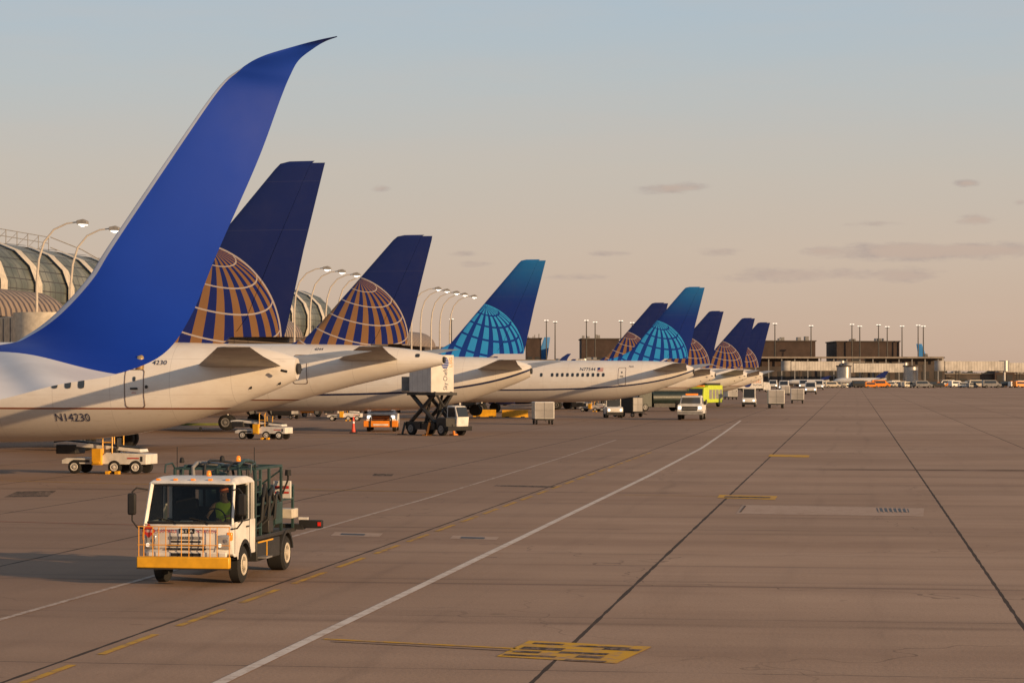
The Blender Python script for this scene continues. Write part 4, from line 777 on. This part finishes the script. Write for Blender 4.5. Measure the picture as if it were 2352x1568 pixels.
# ---------------------------------------------------------------- far terminal
DF=1200
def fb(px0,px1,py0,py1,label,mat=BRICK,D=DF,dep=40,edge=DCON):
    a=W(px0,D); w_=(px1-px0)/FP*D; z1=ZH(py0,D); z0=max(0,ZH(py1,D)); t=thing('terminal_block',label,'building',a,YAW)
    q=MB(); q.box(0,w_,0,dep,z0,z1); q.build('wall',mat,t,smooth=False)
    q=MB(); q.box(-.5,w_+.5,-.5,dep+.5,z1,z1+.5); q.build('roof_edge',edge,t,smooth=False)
    n=max(2,int(w_/6))
    for k in range(n):
        if (z1-z0)>4: bx('window_band',DARK,t,((k+.2)*w_/n,(k+.8)*w_/n,-.12,-.02,z0+(z1-z0)*.3,z0+(z1-z0)*.62))
    for k in range(4):
        x=w_*rnd.random()*.85; bx('roof_unit',GREY,t,(x,x+w_*.06,5,12,z1+.5,z1+1.3+rnd.random()*1.3))
    return t
fb(1208,1243,778,900,'small brown building block between the third tail and the far tail')
fb(1336,1422,779,900,'dark brown block left of the distant navy tail')
fb(1740,1873,784,900,'long brown building block just right of the last aircraft tail')
fb(1922,2066,785,900,'long brown building block in the right background')
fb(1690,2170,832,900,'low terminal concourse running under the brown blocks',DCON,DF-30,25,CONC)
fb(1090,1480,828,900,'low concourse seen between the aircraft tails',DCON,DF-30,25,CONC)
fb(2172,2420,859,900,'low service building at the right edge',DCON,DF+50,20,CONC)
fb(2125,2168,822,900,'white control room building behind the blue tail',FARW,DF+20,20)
fb(2285,2330,845,900,'small dark roof house near the right edge',BRICK,DF+45,20)
t=thing('roof_gantry','flat grey walkway roof on thin columns in the right background','canopy',W(1735,DF-60),YAW)
bx('roof',CONC,t,(0,88,0,5,13.2,14.0)); bx('hanging_panel',BRICK,t,(0,30,4,4.5,9.4,13.2)); bx('hanging_panel',DCON,t,(52,88,4,4.5,10.4,13.2))
for k in range(15): bx('column',GREY,t,(k*6.1,k*6.1+.5,1,1.6,0,13.2))
for a,b_,z,D,lb in ((1812,1925,8.6,1120,'pale jet bridge left of the first round rotunda, right background'),(1955,2070,7.8,1130,'pale jet bridge between the two rotundas, right background'),(2165,2300,8.4,1080,'long pale jet bridge near the right edge'),(2305,2440,7.8,1100,'pale jet bridge cut by the right edge'),(1292,1335,9.5,1100,'pale jet bridge seen left of the brown block between tails'),(1110,1190,7.5,1100,'pale jet bridge seen behind the third aircraft')):
    bridge(W(b_,D),W(a,D-12),z-1.2,lb,4.2,4,FARW)
for px,lb in ((1938,'large grey drum at the end of the left jet bridge, right background'),(2092,'large grey drum right of the middle jet bridge, right background')):
    t=thing('rotunda',lb,'rotunda',W(px,1085)); q=MB(); q.cyl((0,0,0),(0,0,9.0),3.2,3.2,24); q.build('drum',STEEL,t); q=MB(); q.cyl((0,0,9.0),(0,0,9.6),3.5,3.5,24); q.build('roof_edge',DCON,t)
r5=random.Random(5); vp={}
cols=[('white',WHITE),('dark',DARK),('cream',CREAM),('orange',ORG),('grey',GREY)]
for k in range(44):
    px=1900+k*10.5+r5.uniform(-4,4); nm,mt=cols[(k*7+k//3)%5]; py=888.6+r5.uniform(-.3,2.0); lab='tiny %s service van in the row parked along the far terminal'%nm; grp='%s service vans in the far row'%nm
    if nm in vp: dup(vp[nm],G(px,py),YAW+r5.choice((0,3.14,.5)),lab,r5.uniform(1.0,1.6),grp)
    else: vp[nm]=van(G(px,py),YAW,lab,1.3,mt,False,grp,lit=False)
def fartail(px,D,label,top,scale,matb=LBLUE,rz=None,body=FARW):
    t=thing('small_jet',label,'aeroplane',W(px,D),PROT if rz is None else rz,None,scale)
    q=MB(); q.tube([(0,0,4.3),(3,0,3.9),(7,0,3.5),(22,0,3.4),(25,0,3.2),(27,0,2.8)],[.3,.9,1.4,1.4,1.1,.1],18); q.build('fuselage',body,t)
    q=MB(); q.grid(surf_rows([(4.5,6,.8,0,.2),(6,4.5,.3,0,.2),(top,.9,-1.2,0,.1)],True),closeu=True,caps=True); q.build('tail_fin',matb,t)
    for sg in (1,-1):
        q=MB(); q.grid(surf_rows([(1,16,11,2.4,.3),(12,9,7.6,3.4,.1)],False,sg),closeu=True,caps=True); q.build('wing',WGREY,t)
        q=MB(); q.tube([(12.8,sg*4,1.9),(14,sg*4,1.9),(15.6,sg*4,1.9)],[.4,.7,.7],12); q.build('engine',body,t)
        wheel(t,12.5,sg*1.8,.5,.5,.4,GREY,10,'landing_wheel')
        q=MB(); q.grid(surf_rows([(.3,3.5,.8,4.6,.1),(4,1.5,.3,4.9,.05)],False,sg),closeu=True,caps=True); q.build('tailplane',WGREY,t)
    q=MB(); q.cyl((22,0,.3),(22,0,2.4),.15,n=8); q.cyl((12.5,-1.8,.5),(12.5,1.8,.5),.1,n=8); q.build('nose_gear_leg',GREY,t)
    return t
fartail(1256,1240,'far light blue and white aircraft tail rising behind the N77544 airliner',16.5,1.5,rz=rad(200))
fartail(2036,1030,'small white jet with navy tail parked in the right background',8.2,.85,NAVY,body=WHITE)
fartail(1905,1040,'small white jet with navy tail left of the first drum',7.0,.7,NAVY,body=WHITE)
fartail(2112,1262,'far aircraft behind the low concourse showing only its light blue tail',15.5,1.4,rz=rad(10))
m_=M('far_foliage',(.035,.04,.025),.9,var=.3,ns=.05); rr=random.Random(3); q2=MB()
for k in range(700):
    px=900+k*2.3; D=3000+rr.random()*500; p=W(px,D); s=rr.uniform(4,9); z=rr.uniform(2,9)
    for j in range(6):
        c=p+Vector((rr.uniform(-s,s),rr.uniform(-s,s),z+rr.uniform(-3,3))); a=rr.uniform(1.5,4); q2.add([c+Vector((-a,0,-a)),c+Vector((a,a*.3,-a*.6)),c+Vector((a*.4,0,a)),c+Vector((-a*.8,-a*.2,a*.5))],[(0,1,2,3)])
q2.build('distant_trees',m_,None,smooth=False,kind='stuff',label='dark far-off line of trees on the horizon',category='trees')
